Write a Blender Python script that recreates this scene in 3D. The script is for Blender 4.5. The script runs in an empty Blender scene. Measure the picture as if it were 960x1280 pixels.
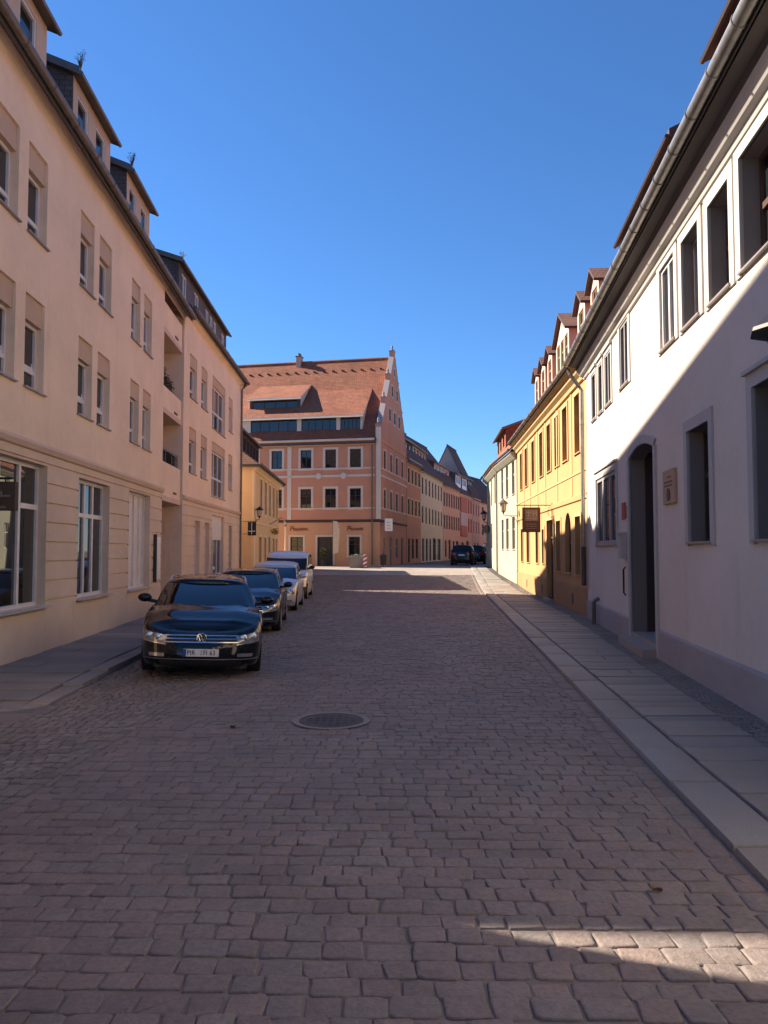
import bpy, math, random
from mathutils import Vector, Matrix
random.seed(7)
C = bpy.context.scene.collection
R = math.radians

# ------------------------------------------------------------------ mesh helper
class MB:
    def __init__(s, T=None):
        s.v = []; s.f = []; s.m = []; s.T = T
    def p(s, q):
        q = Vector(q)
        if s.T is not None: q = s.T @ q
        s.v.append(q); return len(s.v) - 1
    def poly(s, pts, mi=0):
        s.f.append([s.p(q) for q in pts]); s.m.append(mi)
    def faces(s, pts, fs, mi=0):
        b = [s.p(q) for q in pts]
        for f in fs: s.f.append([b[i] for i in f]); s.m.append(mi)
    def box(s, x0, x1, y0, y1, z0, z1, mi=0):
        s.faces([(x0,y0,z0),(x1,y0,z0),(x1,y1,z0),(x0,y1,z0),(x0,y0,z1),(x1,y0,z1),(x1,y1,z1),(x0,y1,z1)],
                [(0,3,2,1),(4,5,6,7),(0,1,5,4),(1,2,6,5),(2,3,7,6),(3,0,4,7)], mi)
    def prism_x(s, prof, x0, x1, mi=0):          # profile of (y,z), run along x
        n = len(prof)
        pts = [(x0,y,z) for y,z in prof] + [(x1,y,z) for y,z in prof]
        fs = [(i,(i+1)%n,n+(i+1)%n,n+i) for i in range(n)] + [tuple(range(n-1,-1,-1)), tuple(range(n,2*n))]
        s.faces(pts, fs, mi)
    def slab(s, pts, off, mi=0, mib=None):       # closed plate: top polygon and an offset copy
        n = len(pts); off = Vector(off)
        allp = [Vector(q) for q in pts] + [Vector(q)+off for q in pts]
        b = [s.p(q) for q in allp]
        s.f.append([b[i] for i in range(n)]); s.m.append(mi)
        k = mi if mib is None else mib
        s.f.append([b[n+i] for i in range(n-1,-1,-1)]); s.m.append(k)
        for i in range(n):
            j = (i+1) % n
            s.f.append([b[j], b[i], b[n+i], b[n+j]]); s.m.append(k)
    def tube(s, path, r, n=8, mi=0, caps=True):
        path = [Vector(q) for q in path]; rings = []
        for i, q in enumerate(path):
            d = (path[min(i+1,len(path)-1)] - path[max(i-1,0)]).normalized()
            up = Vector((0,0,1)) if abs(d.z) < .9 else Vector((1,0,0))
            a = d.cross(up).normalized(); c = a.cross(d)
            rr = r[i] if isinstance(r, (list,tuple)) else r
            rings.append([s.p(q + rr*(math.cos(2*math.pi*k/n)*a + math.sin(2*math.pi*k/n)*c)) for k in range(n)])
        for A, B in zip(rings, rings[1:]):
            for k in range(n):
                s.f.append([A[k], A[(k+1)%n], B[(k+1)%n], B[k]]); s.m.append(mi)
        if caps:
            s.f.append(rings[0][::-1]); s.m.append(mi); s.f.append(rings[-1]); s.m.append(mi)
    def lathe(s, prof, c=(0,0,0), n=16, mi=0, M=None, rot=0):   # profile of (radius,height) about z (or M)
        rings = []
        for r, h in prof:
            ring = []
            for k in range(n):
                a = 2*math.pi*k/n + rot
                q = Vector((r*math.cos(a), r*math.sin(a), h))
                if M is not None: q = M @ q
                ring.append(s.p(q + Vector(c)))
            rings.append(ring)
        for A, B in zip(rings, rings[1:]):
            for k in range(n):
                s.f.append([A[k], A[(k+1)%n], B[(k+1)%n], B[k]]); s.m.append(mi)
        s.f.append(rings[0][::-1]); s.m.append(mi); s.f.append(rings[-1]); s.m.append(mi)
    def build(s, name, mats, parent=None, smooth=False, angle=None):
        me = bpy.data.meshes.new(name)
        me.from_pydata([tuple(q) for q in s.v], [], s.f)
        if not isinstance(mats, (list,tuple)): mats = [mats]
        for m in mats: me.materials.append(m)
        if len(mats) > 1: me.polygons.foreach_set('material_index', s.m)
        me.update()
        if smooth:
            me.polygons.foreach_set('use_smooth', [True]*len(me.polygons))
            if angle: me.set_sharp_from_angle(angle=R(angle))
        o = bpy.data.objects.new(name, me); C.objects.link(o)
        if parent is not None: o.parent = parent
        return o

def tag(o, label=None, cat=None, group=None, kind=None):
    if label: o['label'] = label
    if cat: o['category'] = cat
    if group: o['group'] = group
    if kind: o['kind'] = kind
    return o
def empty(name, loc, rz=0):
    o = bpy.data.objects.new(name, None); C.objects.link(o)
    o.location = loc; o.rotation_euler = (0,0,rz); o.empty_display_size = .3
    return o

# ------------------------------------------------------------------ materials
def nodes(name):
    m = bpy.data.materials.new(name); m.use_nodes = True
    nt = m.node_tree; b = nt.nodes['Principled BSDF']
    return m, nt, b
def N(nt, t, **k):
    n = nt.nodes.new(t)
    for a, v in k.items(): setattr(n, a, v)
    return n
def rgb(c): return (c[0], c[1], c[2], 1)
def objco(nt, scale=(1,1,1)):
    tc = N(nt,'ShaderNodeTexCoord'); mp = N(nt,'ShaderNodeMapping'); mp.inputs['Scale'].default_value = scale
    nt.links.new(tc.outputs['Object'], mp.inputs['Vector']); return mp.outputs['Vector']
def noise(nt, vec, scale, detail=4, rough=.6):
    n = N(nt,'ShaderNodeTexNoise'); n.inputs['Scale'].default_value = scale
    n.inputs['Detail'].default_value = detail; n.inputs['Roughness'].default_value = rough
    nt.links.new(vec, n.inputs['Vector']); return n.outputs['Fac']
def mixc(nt, fac, a, b, blend='MIX'):
    m = N(nt,'ShaderNodeMix', data_type='RGBA', blend_type=blend)
    for i, x in ((0,fac),(6,a),(7,b)):
        if isinstance(x, (int,float)): m.inputs[i].default_value = x
        elif isinstance(x, (tuple,list)): m.inputs[i].default_value = rgb(x)
        else: nt.links.new(x, m.inputs[i])
    return m.outputs[2]
def ramp(nt, fac, a, b):
    r = N(nt,'ShaderNodeMapRange'); r.inputs[1].default_value = a; r.inputs[2].default_value = b
    nt.links.new(fac, r.inputs[0]); return r.outputs[0]
def bump(nt, b, h, strength=.3, dist=.02):
    n = N(nt,'ShaderNodeBump'); n.inputs['Strength'].default_value = strength; n.inputs['Distance'].default_value = dist
    nt.links.new(h, n.inputs['Height']); nt.links.new(n.outputs['Normal'], b.inputs['Normal'])

def plaster(name, c, var=.12, rough=.9, stain=(.30,.26,.22), stain_amt=.22, bs=.25):
    m, nt, b = nodes(name); v = objco(nt)
    n1 = noise(nt, v, .55, 5); n2 = noise(nt, v, 7, 5)
    dark = tuple(x*(1-var) for x in c); lite = tuple(min(1,x*(1+var*.6)) for x in c)
    col = mixc(nt, ramp(nt, n1, .3, .7), dark, lite)
    col = mixc(nt, ramp(nt, n2, .35, .75), col, mixc(nt, .5, col, lite))
    vs = objco(nt, (1.4,1.4,.22)); n3 = noise(nt, vs, 1.3, 6, .65)     # rain streaks
    r = ramp(nt, n3, .58, .8); mu = N(nt,'ShaderNodeMath', operation='MULTIPLY'); mu.inputs[1].default_value = stain_amt
    nt.links.new(r, mu.inputs[0]); col = mixc(nt, mu.outputs[0], col, stain)
    nt.links.new(col, b.inputs['Base Color']); b.inputs['Roughness'].default_value = rough
    b.inputs['Specular IOR Level'].default_value = .25
    bump(nt, b, noise(nt, v, 60, 3), bs, .006)
    return m
def flat(name, c, rough=.6, metal=0, var=.08, spec=.5, coat=0, scale=5, bs=0):
    m, nt, b = nodes(name); v = objco(nt)
    n1 = noise(nt, v, scale, 4)
    nt.links.new(mixc(nt, ramp(nt, n1, .3, .7), tuple(x*(1-var) for x in c), tuple(min(1,x*(1+var)) for x in c)), b.inputs['Base Color'])
    b.inputs['Roughness'].default_value = rough; b.inputs['Metallic'].default_value = metal
    b.inputs['Specular IOR Level'].default_value = spec; b.inputs['Coat Weight'].default_value = coat
    b.inputs['Coat Roughness'].default_value = .03
    if bs: bump(nt, b, noise(nt, v, 40, 3), bs, .01)
    return m
def tiles(name, c1, c2, w=.17, h=.19, bs=.7):
    m, nt, b = nodes(name)
    tc = N(nt,'ShaderNodeTexCoord'); sx = N(nt,'ShaderNodeSeparateXYZ'); nt.links.new(tc.outputs['Object'], sx.inputs[0])
    ad = N(nt,'ShaderNodeMath', operation='ADD'); nt.links.new(sx.outputs[0], ad.inputs[0]); nt.links.new(sx.outputs[1], ad.inputs[1])
    cm = N(nt,'ShaderNodeCombineXYZ'); nt.links.new(ad.outputs[0], cm.inputs[0])
    ml = N(nt,'ShaderNodeMath', operation='MULTIPLY'); ml.inputs[1].default_value = 1.35; nt.links.new(sx.outputs[2], ml.inputs[0]); nt.links.new(ml.outputs[0], cm.inputs[1])
    br = N(nt,'ShaderNodeTexBrick'); nt.links.new(cm.outputs[0], br.inputs['Vector'])
    br.inputs['Color1'].default_value = rgb(c1); br.inputs['Color2'].default_value = rgb(c2)
    br.inputs['Mortar'].default_value = rgb(tuple(x*.45 for x in c1)); br.inputs['Scale'].default_value = 1
    br.inputs['Mortar Size'].default_value = .012; br.inputs['Mortar Smooth'].default_value = .4
    br.inputs['Brick Width'].default_value = w; br.inputs['Row Height'].default_value = h; br.inputs['Bias'].default_value = -.1
    n1 = noise(nt, tc.outputs['Object'], .9, 6, .7)
    col = mixc(nt, ramp(nt, n1, .45, .8), br.outputs['Color'], tuple(x*.55 for x in c2))
    nt.links.new(col, b.inputs['Base Color']); b.inputs['Roughness'].default_value = .85
    b.inputs['Specular IOR Level'].default_value = .3
    fr = N(nt,'ShaderNodeMath', operation='FRACT'); dv = N(nt,'ShaderNodeMath', operation='DIVIDE'); dv.inputs[1].default_value = h
    nt.links.new(ml.outputs[0], dv.inputs[0]); nt.links.new(dv.outputs[0], fr.inputs[0])
    sb = N(nt,'ShaderNodeMath', operation='SUBTRACT'); sb.inputs[0].default_value = 1; nt.links.new(fr.outputs[0], sb.inputs[1])
    s2 = N(nt,'ShaderNodeMath', operation='SUBTRACT'); nt.links.new(sb.outputs[0], s2.inputs[0]); nt.links.new(br.outputs['Fac'], s2.inputs[1])
    bump(nt, b, s2.outputs[0], bs, .03)
    return m
def glassy(name, c=(.012,.015,.018), rough=.03, wob=.05):
    m, nt, b = nodes(name); v = objco(nt)
    n1 = noise(nt, v, 1.1, 2)
    nt.links.new(mixc(nt, n1, tuple(x*.6 for x in c), tuple(x*1.6 for x in c)), b.inputs['Base Color'])
    b.inputs['Roughness'].default_value = rough; b.inputs['IOR'].default_value = 1.52
    b.inputs['Specular IOR Level'].default_value = .75
    bump(nt, b, noise(nt, v, 1.6, 1), wob, .02)
    return m
def island(name, cols, rough=.8, bs=.4, grain=45, spec=.35, dirt=(.06,.055,.05), dirt_amt=.35, bd=.008):   # paving: each stone its own tone
    m, nt, b = nodes(name)
    g = N(nt,'ShaderNodeNewGeometry'); cr = N(nt,'ShaderNodeValToRGB'); e = cr.color_ramp.elements
    e[0].position = 0; e[0].color = rgb(cols[0]); e[1].position = 1; e[1].color = rgb(cols[-1])
    for i, c in enumerate(cols[1:-1]):
        q = e.new((i+1)/(len(cols)-1)); q.color = rgb(c)
    nt.links.new(g.outputs['Random Per Island'], cr.inputs[0])
    v = objco(nt); n1 = noise(nt, v, grain, 4, .7); n2 = noise(nt, v, 1.1, 5); n4 = noise(nt, v, 9, 4)
    col = mixc(nt, ramp(nt, n1, .25, .8), mixc(nt, .45, cr.outputs[0], (.01,.01,.01)), cr.outputs[0])
    mu = N(nt,'ShaderNodeMath', operation='MULTIPLY'); mu.inputs[1].default_value = dirt_amt
    nt.links.new(ramp(nt, n2, .4, .75), mu.inputs[0])
    col = mixc(nt, mu.outputs[0], col, dirt)
    col = mixc(nt, ramp(nt, n4, .62, .8), col, mixc(nt, .3, col, (.3,.27,.24)))
    nt.links.new(col, b.inputs['Base Color'])
    rr = N(nt,'ShaderNodeMapRange'); rr.inputs[3].default_value = rough-.12; rr.inputs[4].default_value = rough+.1
    nt.links.new(n1, rr.inputs[0]); nt.links.new(rr.outputs[0], b.inputs['Roughness'])
    b.inputs['Specular IOR Level'].default_value = spec
    bump(nt, b, n1, bs, bd)
    return m
def cobble_far(name, c1, c2, sx=.2, sy=.16, mort=(.12,.1,.09)):
    m, nt, b = nodes(name)
    tc = N(nt,'ShaderNodeTexCoord'); br = N(nt,'ShaderNodeTexBrick'); nt.links.new(tc.outputs['Object'], br.inputs['Vector'])
    br.inputs['Color1'].default_value = rgb(c1); br.inputs['Color2'].default_value = rgb(c2); br.inputs['Mortar'].default_value = rgb(mort)
    br.inputs['Scale'].default_value = 1; br.inputs['Brick Width'].default_value = sx; br.inputs['Row Height'].default_value = sy
    br.inputs['Mortar Size'].default_value = .012; br.inputs['Mortar Smooth'].default_value = .6
    n1 = noise(nt, tc.outputs['Object'], .5, 6)
    nt.links.new(mixc(nt, ramp(nt,n1,.4,.7), br.outputs['Color'], tuple(x*.7 for x in c1)), b.inputs['Base Color'])
    b.inputs['Roughness'].default_value = .8
    sb = N(nt,'ShaderNodeMath', operation='SUBTRACT'); sb.inputs[0].default_value = 1; nt.links.new(br.outputs['Fac'], sb.inputs[1])
    bump(nt, b, sb.outputs[0], .6, .015)
    return m

M = dict(
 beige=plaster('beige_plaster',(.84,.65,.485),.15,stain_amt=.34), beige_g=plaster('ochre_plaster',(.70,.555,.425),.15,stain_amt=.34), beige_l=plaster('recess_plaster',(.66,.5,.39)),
 panel=plaster('shutter_box',(.56,.41,.30)), white_w=plaster('white_plaster',(.64,.575,.51),.11,stain_amt=.3), plinth=plaster('grey_plinth',(.36,.33,.325),.12,stain_amt=.4),
 grey_t=plaster('grey_trim',(.45,.43,.41),.06), yellow=plaster('yellow_plaster',(.47,.275,.125),.06,stain_amt=.12), yellow_t=plaster('yellow_trim',(.50,.345,.165),.05,stain_amt=.1),
 yellow_p=plaster('ochre_base',(.38,.22,.10),.15,stain_amt=.3), green_w=plaster('pale_green_plaster',(.36,.345,.265),.05,stain_amt=.12), ocher=plaster('warm_yellow_plaster',(.74,.52,.28),.07),
 ocher_t=plaster('warm_yellow_trim',(.80,.60,.36),.05), orange=plaster('orange_plaster',(.54,.265,.165),.14), orange_l=plaster('light_orange_plaster',(.60,.33,.19),.08),
 stone_t=plaster('pale_trim',(.62,.55,.46),.08), pink=plaster('pink_plaster',(.60,.38,.29),.08), rose=plaster('rose_plaster',(.58,.40,.33),.08),
 offw=plaster('off_white_plaster',(.62,.52,.39),.08), greyg=plaster('grey_gable',(.33,.28,.275),.06), peach=plaster('peach_plaster',(.66,.45,.35),.06),
 brownp=plaster('brown_pink_plaster',(.48,.30,.24),.1),
 tile=tiles('red_roof_tiles',(.345,.122,.066),(.255,.088,.05)), tile_b=tiles('brown_roof_tiles',(.19,.09,.062),(.14,.072,.052)), tile_d=tiles('dark_roof_tiles',(.13,.085,.065),(.10,.07,.055)),
 slate=tiles('slate_cladding',(.15,.13,.125),(.12,.105,.10),.24,.16,.4), dark_clad=flat('dark_brown_cladding',(.055,.035,.035),.7,bs=.2),
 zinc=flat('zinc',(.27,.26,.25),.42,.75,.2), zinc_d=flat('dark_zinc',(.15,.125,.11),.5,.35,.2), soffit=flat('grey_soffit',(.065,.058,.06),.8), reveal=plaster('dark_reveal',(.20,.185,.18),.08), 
 frame=flat('white_frame',(.72,.68,.66),.4), frame_g=flat('grey_frame',(.30,.28,.28),.5), frame_b=flat('brown_frame',(.075,.04,.028),.5), frame_k=flat('dark_frame',(.05,.035,.03),.5),
 frame_y=flat('tan_frame',(.38,.27,.15),.6), shutter=flat('white_shutter',(.70,.64,.60),.55), curtain=flat('net_curtain',(.42,.40,.40),.9),
 glass=glassy('window_glass'), glass_s=glassy('shop_glass',(.02,.02,.018),.015,.02), glass_b=glassy('warm_glass',(.035,.025,.02),.05),
 sill=flat('sill_metal',(.30,.26,.24),.45,.3), sill_s=plaster('sill_stone',(.55,.49,.43),.05), iron=flat('black_iron',(.012,.012,.013),.5,.3), 
 door_d=flat('dark_door',(.045,.037,.035),.55), door_b=flat('brown_door',(.13,.075,.045),.6), red=flat('red_board',(.33,.055,.03),.6), lilac=flat('lilac_board',(.48,.38,.42),.7),
 sandstone=plaster('sandstone',(.44,.31,.21),.1,bs=.5), stone_step=plaster('step_stone',(.34,.30,.26),.1), concrete=plaster('concrete',(.26,.225,.205),.15),
 castiron=flat('cast_iron',(.075,.06,.055),.7,.0,.25,bs=.4), plantg=flat('leaf_green',(.055,.09,.03),.6,var=.4), planty=flat('leaf_yellow',(.32,.32,.06),.6,var=.3), plantb=flat('dry_foliage',(.10,.07,.04),.8,var=.4),
 pot=flat('terracotta',(.35,.10,.05),.8), redpaint=flat('red_paint',(.45,.04,.03),.4), whitepaint=flat('white_paint',(.78,.77,.74),.4), sign_red=flat('sign_red',(.34,.07,.045),.7),
 sign_brown=flat('sign_brown',(.10,.04,.025),.5), sign_tan=flat('sign_tan',(.30,.20,.16),.6), brass=flat('gilt',(.45,.27,.07),.4,.6), flag=flat('banner_cloth',(.66,.55,.40),.85), 
 lampglass=flat('lamp_glass',(.55,.52,.45),.12,spec=.8), black_sign=flat('black_sign',(.012,.011,.012),.6), grey_txt=flat('grey_stroke',(.09,.085,.09),.5),
 road=plaster('joint_sand',(.22,.185,.165),.25,bs=.7,stain_amt=.1), joint_d=plaster('pavement_joint',(.07,.062,.056),.2), earth=plaster('ground_soil',(.16,.13,.11),.2),
)
M['setts'] = island('road_setts', [(.255,.208,.195),(.31,.25,.225),(.275,.237,.222),(.335,.257,.23),(.262,.208,.195),(.32,.272,.245)], .74, .75, 30, bd=.013)
M['small'] = island('small_setts', [(.30,.255,.22),(.23,.20,.175),(.35,.295,.25),(.27,.23,.205)], .75, .5, 60)
M['slabs'] = island('granite_slabs', [(.36,.32,.28),(.30,.285,.275),(.42,.36,.30),(.33,.30,.27),(.28,.275,.28)], .68, .35, 70, dirt_amt=.25)
M['kerbst'] = island('kerb_granite', [(.38,.33,.285),(.34,.31,.285),(.42,.35,.30),(.33,.325,.32)], .66, .35, 70, dirt_amt=.2)
M['mosaic'] = island('mosaic_setts', [(.36,.32,.285),(.32,.29,.265),(.40,.35,.30)], .8, .5, 60)
M['plaza'] = cobble_far('plaza_cobbles',(.32,.27,.24),(.40,.335,.29))
M['farroad'] = cobble_far('far_cobbles',(.13,.105,.10),(.165,.13,.12))

# ------------------------------------------------------------------ building helper
class Bld:
    """local x runs along the facade, y into the building, z up; S() turns distance along the street line into local x"""
    def __init__(b, name, label, cat, P, d, s0, s1, side='L', group=None):
        d = Vector((d[0], d[1], 0)).normalized(); P = Vector((P[0], P[1], 0))
        b.side, b.s0, b.s1 = side, s0, s1
        if side == 'L': o = P + d*s0; x = d
        else: o = P + d*s1; x = -d
        b.root = empty(name, o, math.atan2(x.y, x.x)); b.W = s1 - s0
        tag(b.root, label, cat, group)
        b.T = None
        b.mat = Matrix.Translation(o) @ Matrix.Rotation(math.atan2(x.y,x.x),4,'Z')
    def S(b, s): return s - b.s0 if b.side == 'L' else b.s1 - s
    def sub(b, P, d):
        d = Vector((d[0],d[1],0)).normalized()
        return b.mat.inverted() @ Matrix.Translation((P[0],P[1],0)) @ Matrix.Rotation(math.atan2(d.y,d.x),4,'Z')
    def ops(b, L): return [tuple(sorted((b.S(a),b.S(c)))) + (z0,z1) for a,c,z0,z1 in L]

def facade(mb, x0, x1, z0, z1, ops, mi=0, rv=.2, grooves=(), mr=None, y=0):
    mr = mi if mr is None else mr
    ops = [o for o in ops if o[0] > x0-1e-6 and o[1] < x1+1e-6 and o[3] > z0 and o[2] < z1]
    xs = sorted(set([x0,x1] + [o[0] for o in ops] + [o[1] for o in ops]))
    gz = [g for g in grooves if z0 < g[0] and g[1] < z1]
    zs = sorted(set([z0,z1] + [max(z0,o[2]) for o in ops] + [min(z1,o[3]) for o in ops] + [q for g in gz for q in g]))
    for j in range(len(zs)-1):
        zc = (zs[j]+zs[j+1])/2; ing = any(g[0] < zc < g[1] for g in gz); yy = y + (.035 if ing else 0)
        for i in range(len(xs)-1):
            xc = (xs[i]+xs[i+1])/2
            if any(o[0] < xc < o[1] and o[2] < zc < o[3] for o in ops): continue
            mb.poly([(xs[i],yy,zs[j]),(xs[i+1],yy,zs[j]),(xs[i+1],yy,zs[j+1]),(xs[i],yy,zs[j+1])], mi)
            if ing:
                for z in (zs[j],zs[j+1]): mb.poly([(xs[i],y,z),(xs[i+1],y,z),(xs[i+1],yy,z),(xs[i],yy,z)], mi)
    for a,c,p,q in ops:
        p2, q2 = max(p,z0), min(q,z1)
        mb.poly([(a,y,p2),(a,y+rv,p2),(a,y+rv,q2),(a,y,q2)], mr); mb.poly([(c,y,p2),(c,y,q2),(c,y+rv,q2),(c,y+rv,p2)], mr)
        if p >= z0: mb.poly([(a,y,p),(c,y,p),(c,y+rv,p),(a,y+rv,p)], mr)
        if q <= z1: mb.poly([(a,y,q),(a,y+rv,q),(c,y+rv,q),(c,y,q)], mr)
def shell(mb, x0, x1, z0, z1, D, mi=0):
    mb.poly([(x0,0,z0),(x0,0,z1),(x0,D,z1),(x0,D,z0)], mi); mb.poly([(x1,0,z0),(x1,D,z0),(x1,D,z1),(x1,0,z1)], mi)
    mb.poly([(x0,D,z0),(x0,D,z1),(x1,D,z1),(x1,D,z0)], mi)

def window(b, op, yin=.18, fr='frame', gl='glass', vs=(), hs=(), fw=.055, sill=None, sur=None, surw=.12, surp=.025, T=None, curtain=0, bar=.04, sillo=.06, lintel=False):
    a,c,p,q = op; T = T if T is not None else b.T
    m = MB(T); y0, y1 = yin-.045, yin+.03
    m.box(a,a+fw,y0,y1,p,q); m.box(c-fw,c,y0,y1,p,q); m.box(a+fw,c-fw,y0,y1,p,p+fw); m.box(a+fw,c-fw,y0,y1,q-fw,q)
    hz = [p+fw] + [p+(q-p)*h for h in hs] + [q-fw]
    for h in hs: m.box(a+fw,c-fw,y0+.004,y1,p+(q-p)*h-bar,p+(q-p)*h+bar)
    for v in vs:
        x = a+(c-a)*v
        for k in range(len(hz)-1):
            m.box(x-bar,x+bar,y0+.002,y1,hz[k]+(bar if k else 0),hz[k+1]-(bar if k < len(hz)-2 else 0))
    w = m.build('window', M[fr], b.root)
    g = MB(T); g.poly([(a+.01,yin,p+.01),(c-.01,yin,p+.01),(c-.01,yin,q-.01),(a+.01,yin,q-.01)])
    g.build('pane', M[gl], w)
    if curtain:
        k = MB(T); k.box(a+fw,a+fw+(c-a)*curtain,yin-.012,yin-.006,p+fw,q-fw); k.build('curtain', M['curtain'], w)
    if sill:
        k = MB(T); k.box(a-.04,c+.04,-sillo,yin-.04,p-.032,p-.005); k.build('sill', M[sill], w)
    if sur:
        k = MB(T); s = surw
        k.box(a-s,a,-surp,.02,p-(s if not sill else .055),q+s); k.box(c,c+s,-surp,.02,p-(s if not sill else .055),q+s); k.box(a,c,-surp,.02,q,q+s)
        if not sill: k.box(a,c,-surp,.02,p-s,p)
        if lintel: k.box(a-s-.03,c+s+.03,-.075,.02,q+s,q+s+.05)
        k.build('surround', M[sur], w)
    return w

def roof(b, x0, x1, ze, yr, zr, D, ov=.4, h0=0, h1=0, mt='tile', th=.14, wallm='beige', xo=.12, name='roof', skew=0):
    mb = MB(b.T); mm = (zr-ze)/yr; zl = ze-ov*mm; mb2 = (zr-ze)/(D-yr); zb = ze-ov*mb2
    a0, a1 = x0-(ov if h0 else xo), x1+(ov if h1 else xo)
    r0, r1 = (x0+h0 if h0 else a0), (x1-h1 if h1 else a1)
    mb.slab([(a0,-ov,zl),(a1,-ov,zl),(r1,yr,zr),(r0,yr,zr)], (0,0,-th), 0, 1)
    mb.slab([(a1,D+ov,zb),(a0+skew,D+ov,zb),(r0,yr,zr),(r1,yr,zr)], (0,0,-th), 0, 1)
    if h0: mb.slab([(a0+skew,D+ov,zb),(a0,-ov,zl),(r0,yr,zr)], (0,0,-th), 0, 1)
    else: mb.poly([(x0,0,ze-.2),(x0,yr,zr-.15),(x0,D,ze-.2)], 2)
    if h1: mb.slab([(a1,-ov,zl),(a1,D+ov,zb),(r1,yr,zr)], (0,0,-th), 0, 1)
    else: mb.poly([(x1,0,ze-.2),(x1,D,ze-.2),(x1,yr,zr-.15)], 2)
    mb.tube([(r0,yr,zr+.02),(r1,yr,zr+.02)], .1, 6, 0)
    return mb.build(name, [M[mt], M['soffit'], M[wallm]], b.root), mm

def shed_dormer(b, x0, x1, yf, zt, ze, mm, md=.3, ov=.16, wins=(), clad='panel', cheek='slate', mt='tile_d', fr='frame', winy=.06, side_ov=.15, vs=(), hs=(), fascia='zinc_d', th=.17, gl='glass', post=None):
    zb = ze+mm*yf-.15; ym = (zt-yf*md-ze)/(mm-md)
    ym = min(ym, yf+6); zm = ze+mm*ym
    mb = MB(b.T)
    facade(mb, x0, x1, zb, zt, wins, 0, .09, y=yf)
    for x in (x0,x1): mb.poly([(x,yf,zb),(x,yf,zt),(x,ym,zm)], 1)
    d = mb.build('dormer', [M[clad], M[cheek]], b.root)
    rb = MB(b.T); yo = yf-ov; zo = zt-ov*md+.02
    rb.slab([(x0-side_ov,yo,zo+th),(x1+side_ov,yo,zo+th),(x1+side_ov,ym+.15,zm+th),(x0-side_ov,ym+.15,zm+th)], (0,0,-th), 0, 1)
    rb.build('dormer_roof', [M[mt], M[fascia]], d)
    g = MB(b.T); g.tube([(x0-side_ov,yo-.04,zo+.02),(x1+side_ov,yo-.04,zo+.02)], .05, 6); g.build('dormer_gutter', M[fascia], d)
    for w in wins:
        T = b.T if b.T is not None else Matrix.Identity(4)
        ww = window(b, w, winy, fr, gl, vs=vs, hs=hs, fw=.05, T=T @ Matrix.Translation((0,yf,0)), bar=.025)
        ww.parent = d
        for ch in list(ww.children):           # keep one level of depth: panes join the dormer as sub-parts
            ch.parent = d
    return d
def gable_dormer(b, xc, w, yf, zt, za, ze, mm, mt='tile', wall='peach', cheek='rose', fr='frame_y', nwin=1, ov=.18, gl='glass_b'):
    x0, x1 = xc-w/2, xc+w/2; zb = ze+mm*yf-.15
    mb = MB(b.T); wh = min(1.15, zt-zb-.45)
    W = []; ww = (w-.3)/nwin
    for i in range(nwin): W.append((x0+.15+i*ww+.08, x0+.15+(i+1)*ww-.08, zt-.12-wh, zt-.12))
    facade(mb, x0, x1, zb, zt, W, 0, .12, y=yf)
    mb.poly([(x0,yf,zt),(x1,yf,zt),(xc,yf,za)], 0)
    ym = (zt-ze)/mm
    for x in (x0,x1): mb.poly([(x,yf,zb),(x,yf,zt),(x,ym,zt)], 1)
    d = mb.build('dormer', [M[wall], M[cheek]], b.root)
    rb = MB(b.T); yr = (za-ze)/mm+.2; sl = (za-zt)/(w/2); e = .14
    for sgn in (-1,1):
        xe = xc+sgn*(w/2+e); zE = zt-e*sl
        pts = [(xc,yf-ov,za+.09),(xe,yf-ov,zE+.09),(xe,ym,zE+.09),(xc,yr,za+.09)]
        if sgn > 0: pts = pts[::-1]
        rb.slab(pts, (0,0,-.1), 0, 1)
    rb.build('dormer_roof', [M[mt], M['dark_clad']], d)
    T = b.T if b.T is not None else Matrix.Identity(4)
    for q in W:
        win = window(b, q, .09, fr, gl, fw=.045, vs=(.5,), hs=(.6,), bar=.02, T=T @ Matrix.Translation((0,yf,0)))
        win.parent = d
        for ch in list(win.children): ch.parent = d
    return d
def gutter(b, x0, x1, y, z, r=.075, mat='zinc_d', name='gutter', rings=1.2):
    g = MB(b.T); g.tube([(x0,y,z),(x1,y,z)], r, 10)
    n = int((x1-x0)/rings)
    for i in range(n+1):
        x = x0+.2+i*rings
        if x < x1-.05: g.tube([(x-.012,y,z),(x+.012,y,z)], r+.012, 10)
    return g.build(name, M[mat], b.root, True, 40)
def downpipe(b, x, z0, z1, y=-.1, r=.05, mat='zinc', shoe=None, swan=None):
    g = MB(b.T); p = [(x,y,z0),(x,y,z1)]
    if swan: p += [(x+swan[0]*.15,y+swan[1]*.2,z1+.12),(x+swan[0]*.85,y+swan[1]*.85,z1+swan[2]*.75),(x+swan[0],y+swan[1],z1+swan[2])]
    g.tube(p, r, 10)
    z = z0+.8
    while z < z1: g.tube([(x,y,z),(x,y,z+.03)], r+.01, 10); z += 1.9
    o = g.build('downpipe', M[mat], b.root, True, 40)
    if shoe:
        k = MB(b.T); k.tube([(x,y,z0),(x,y,z0+1.1)], r+.014, 10); k.build('standpipe', M[shoe], o, True, 40)
    return o
def strip(b, x0, x1, prof, mat, name, T=None):
    m = MB(T if T is not None else b.T); m.prism_x(prof, x0, x1); return m.build(name, M[mat], b.root)

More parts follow.
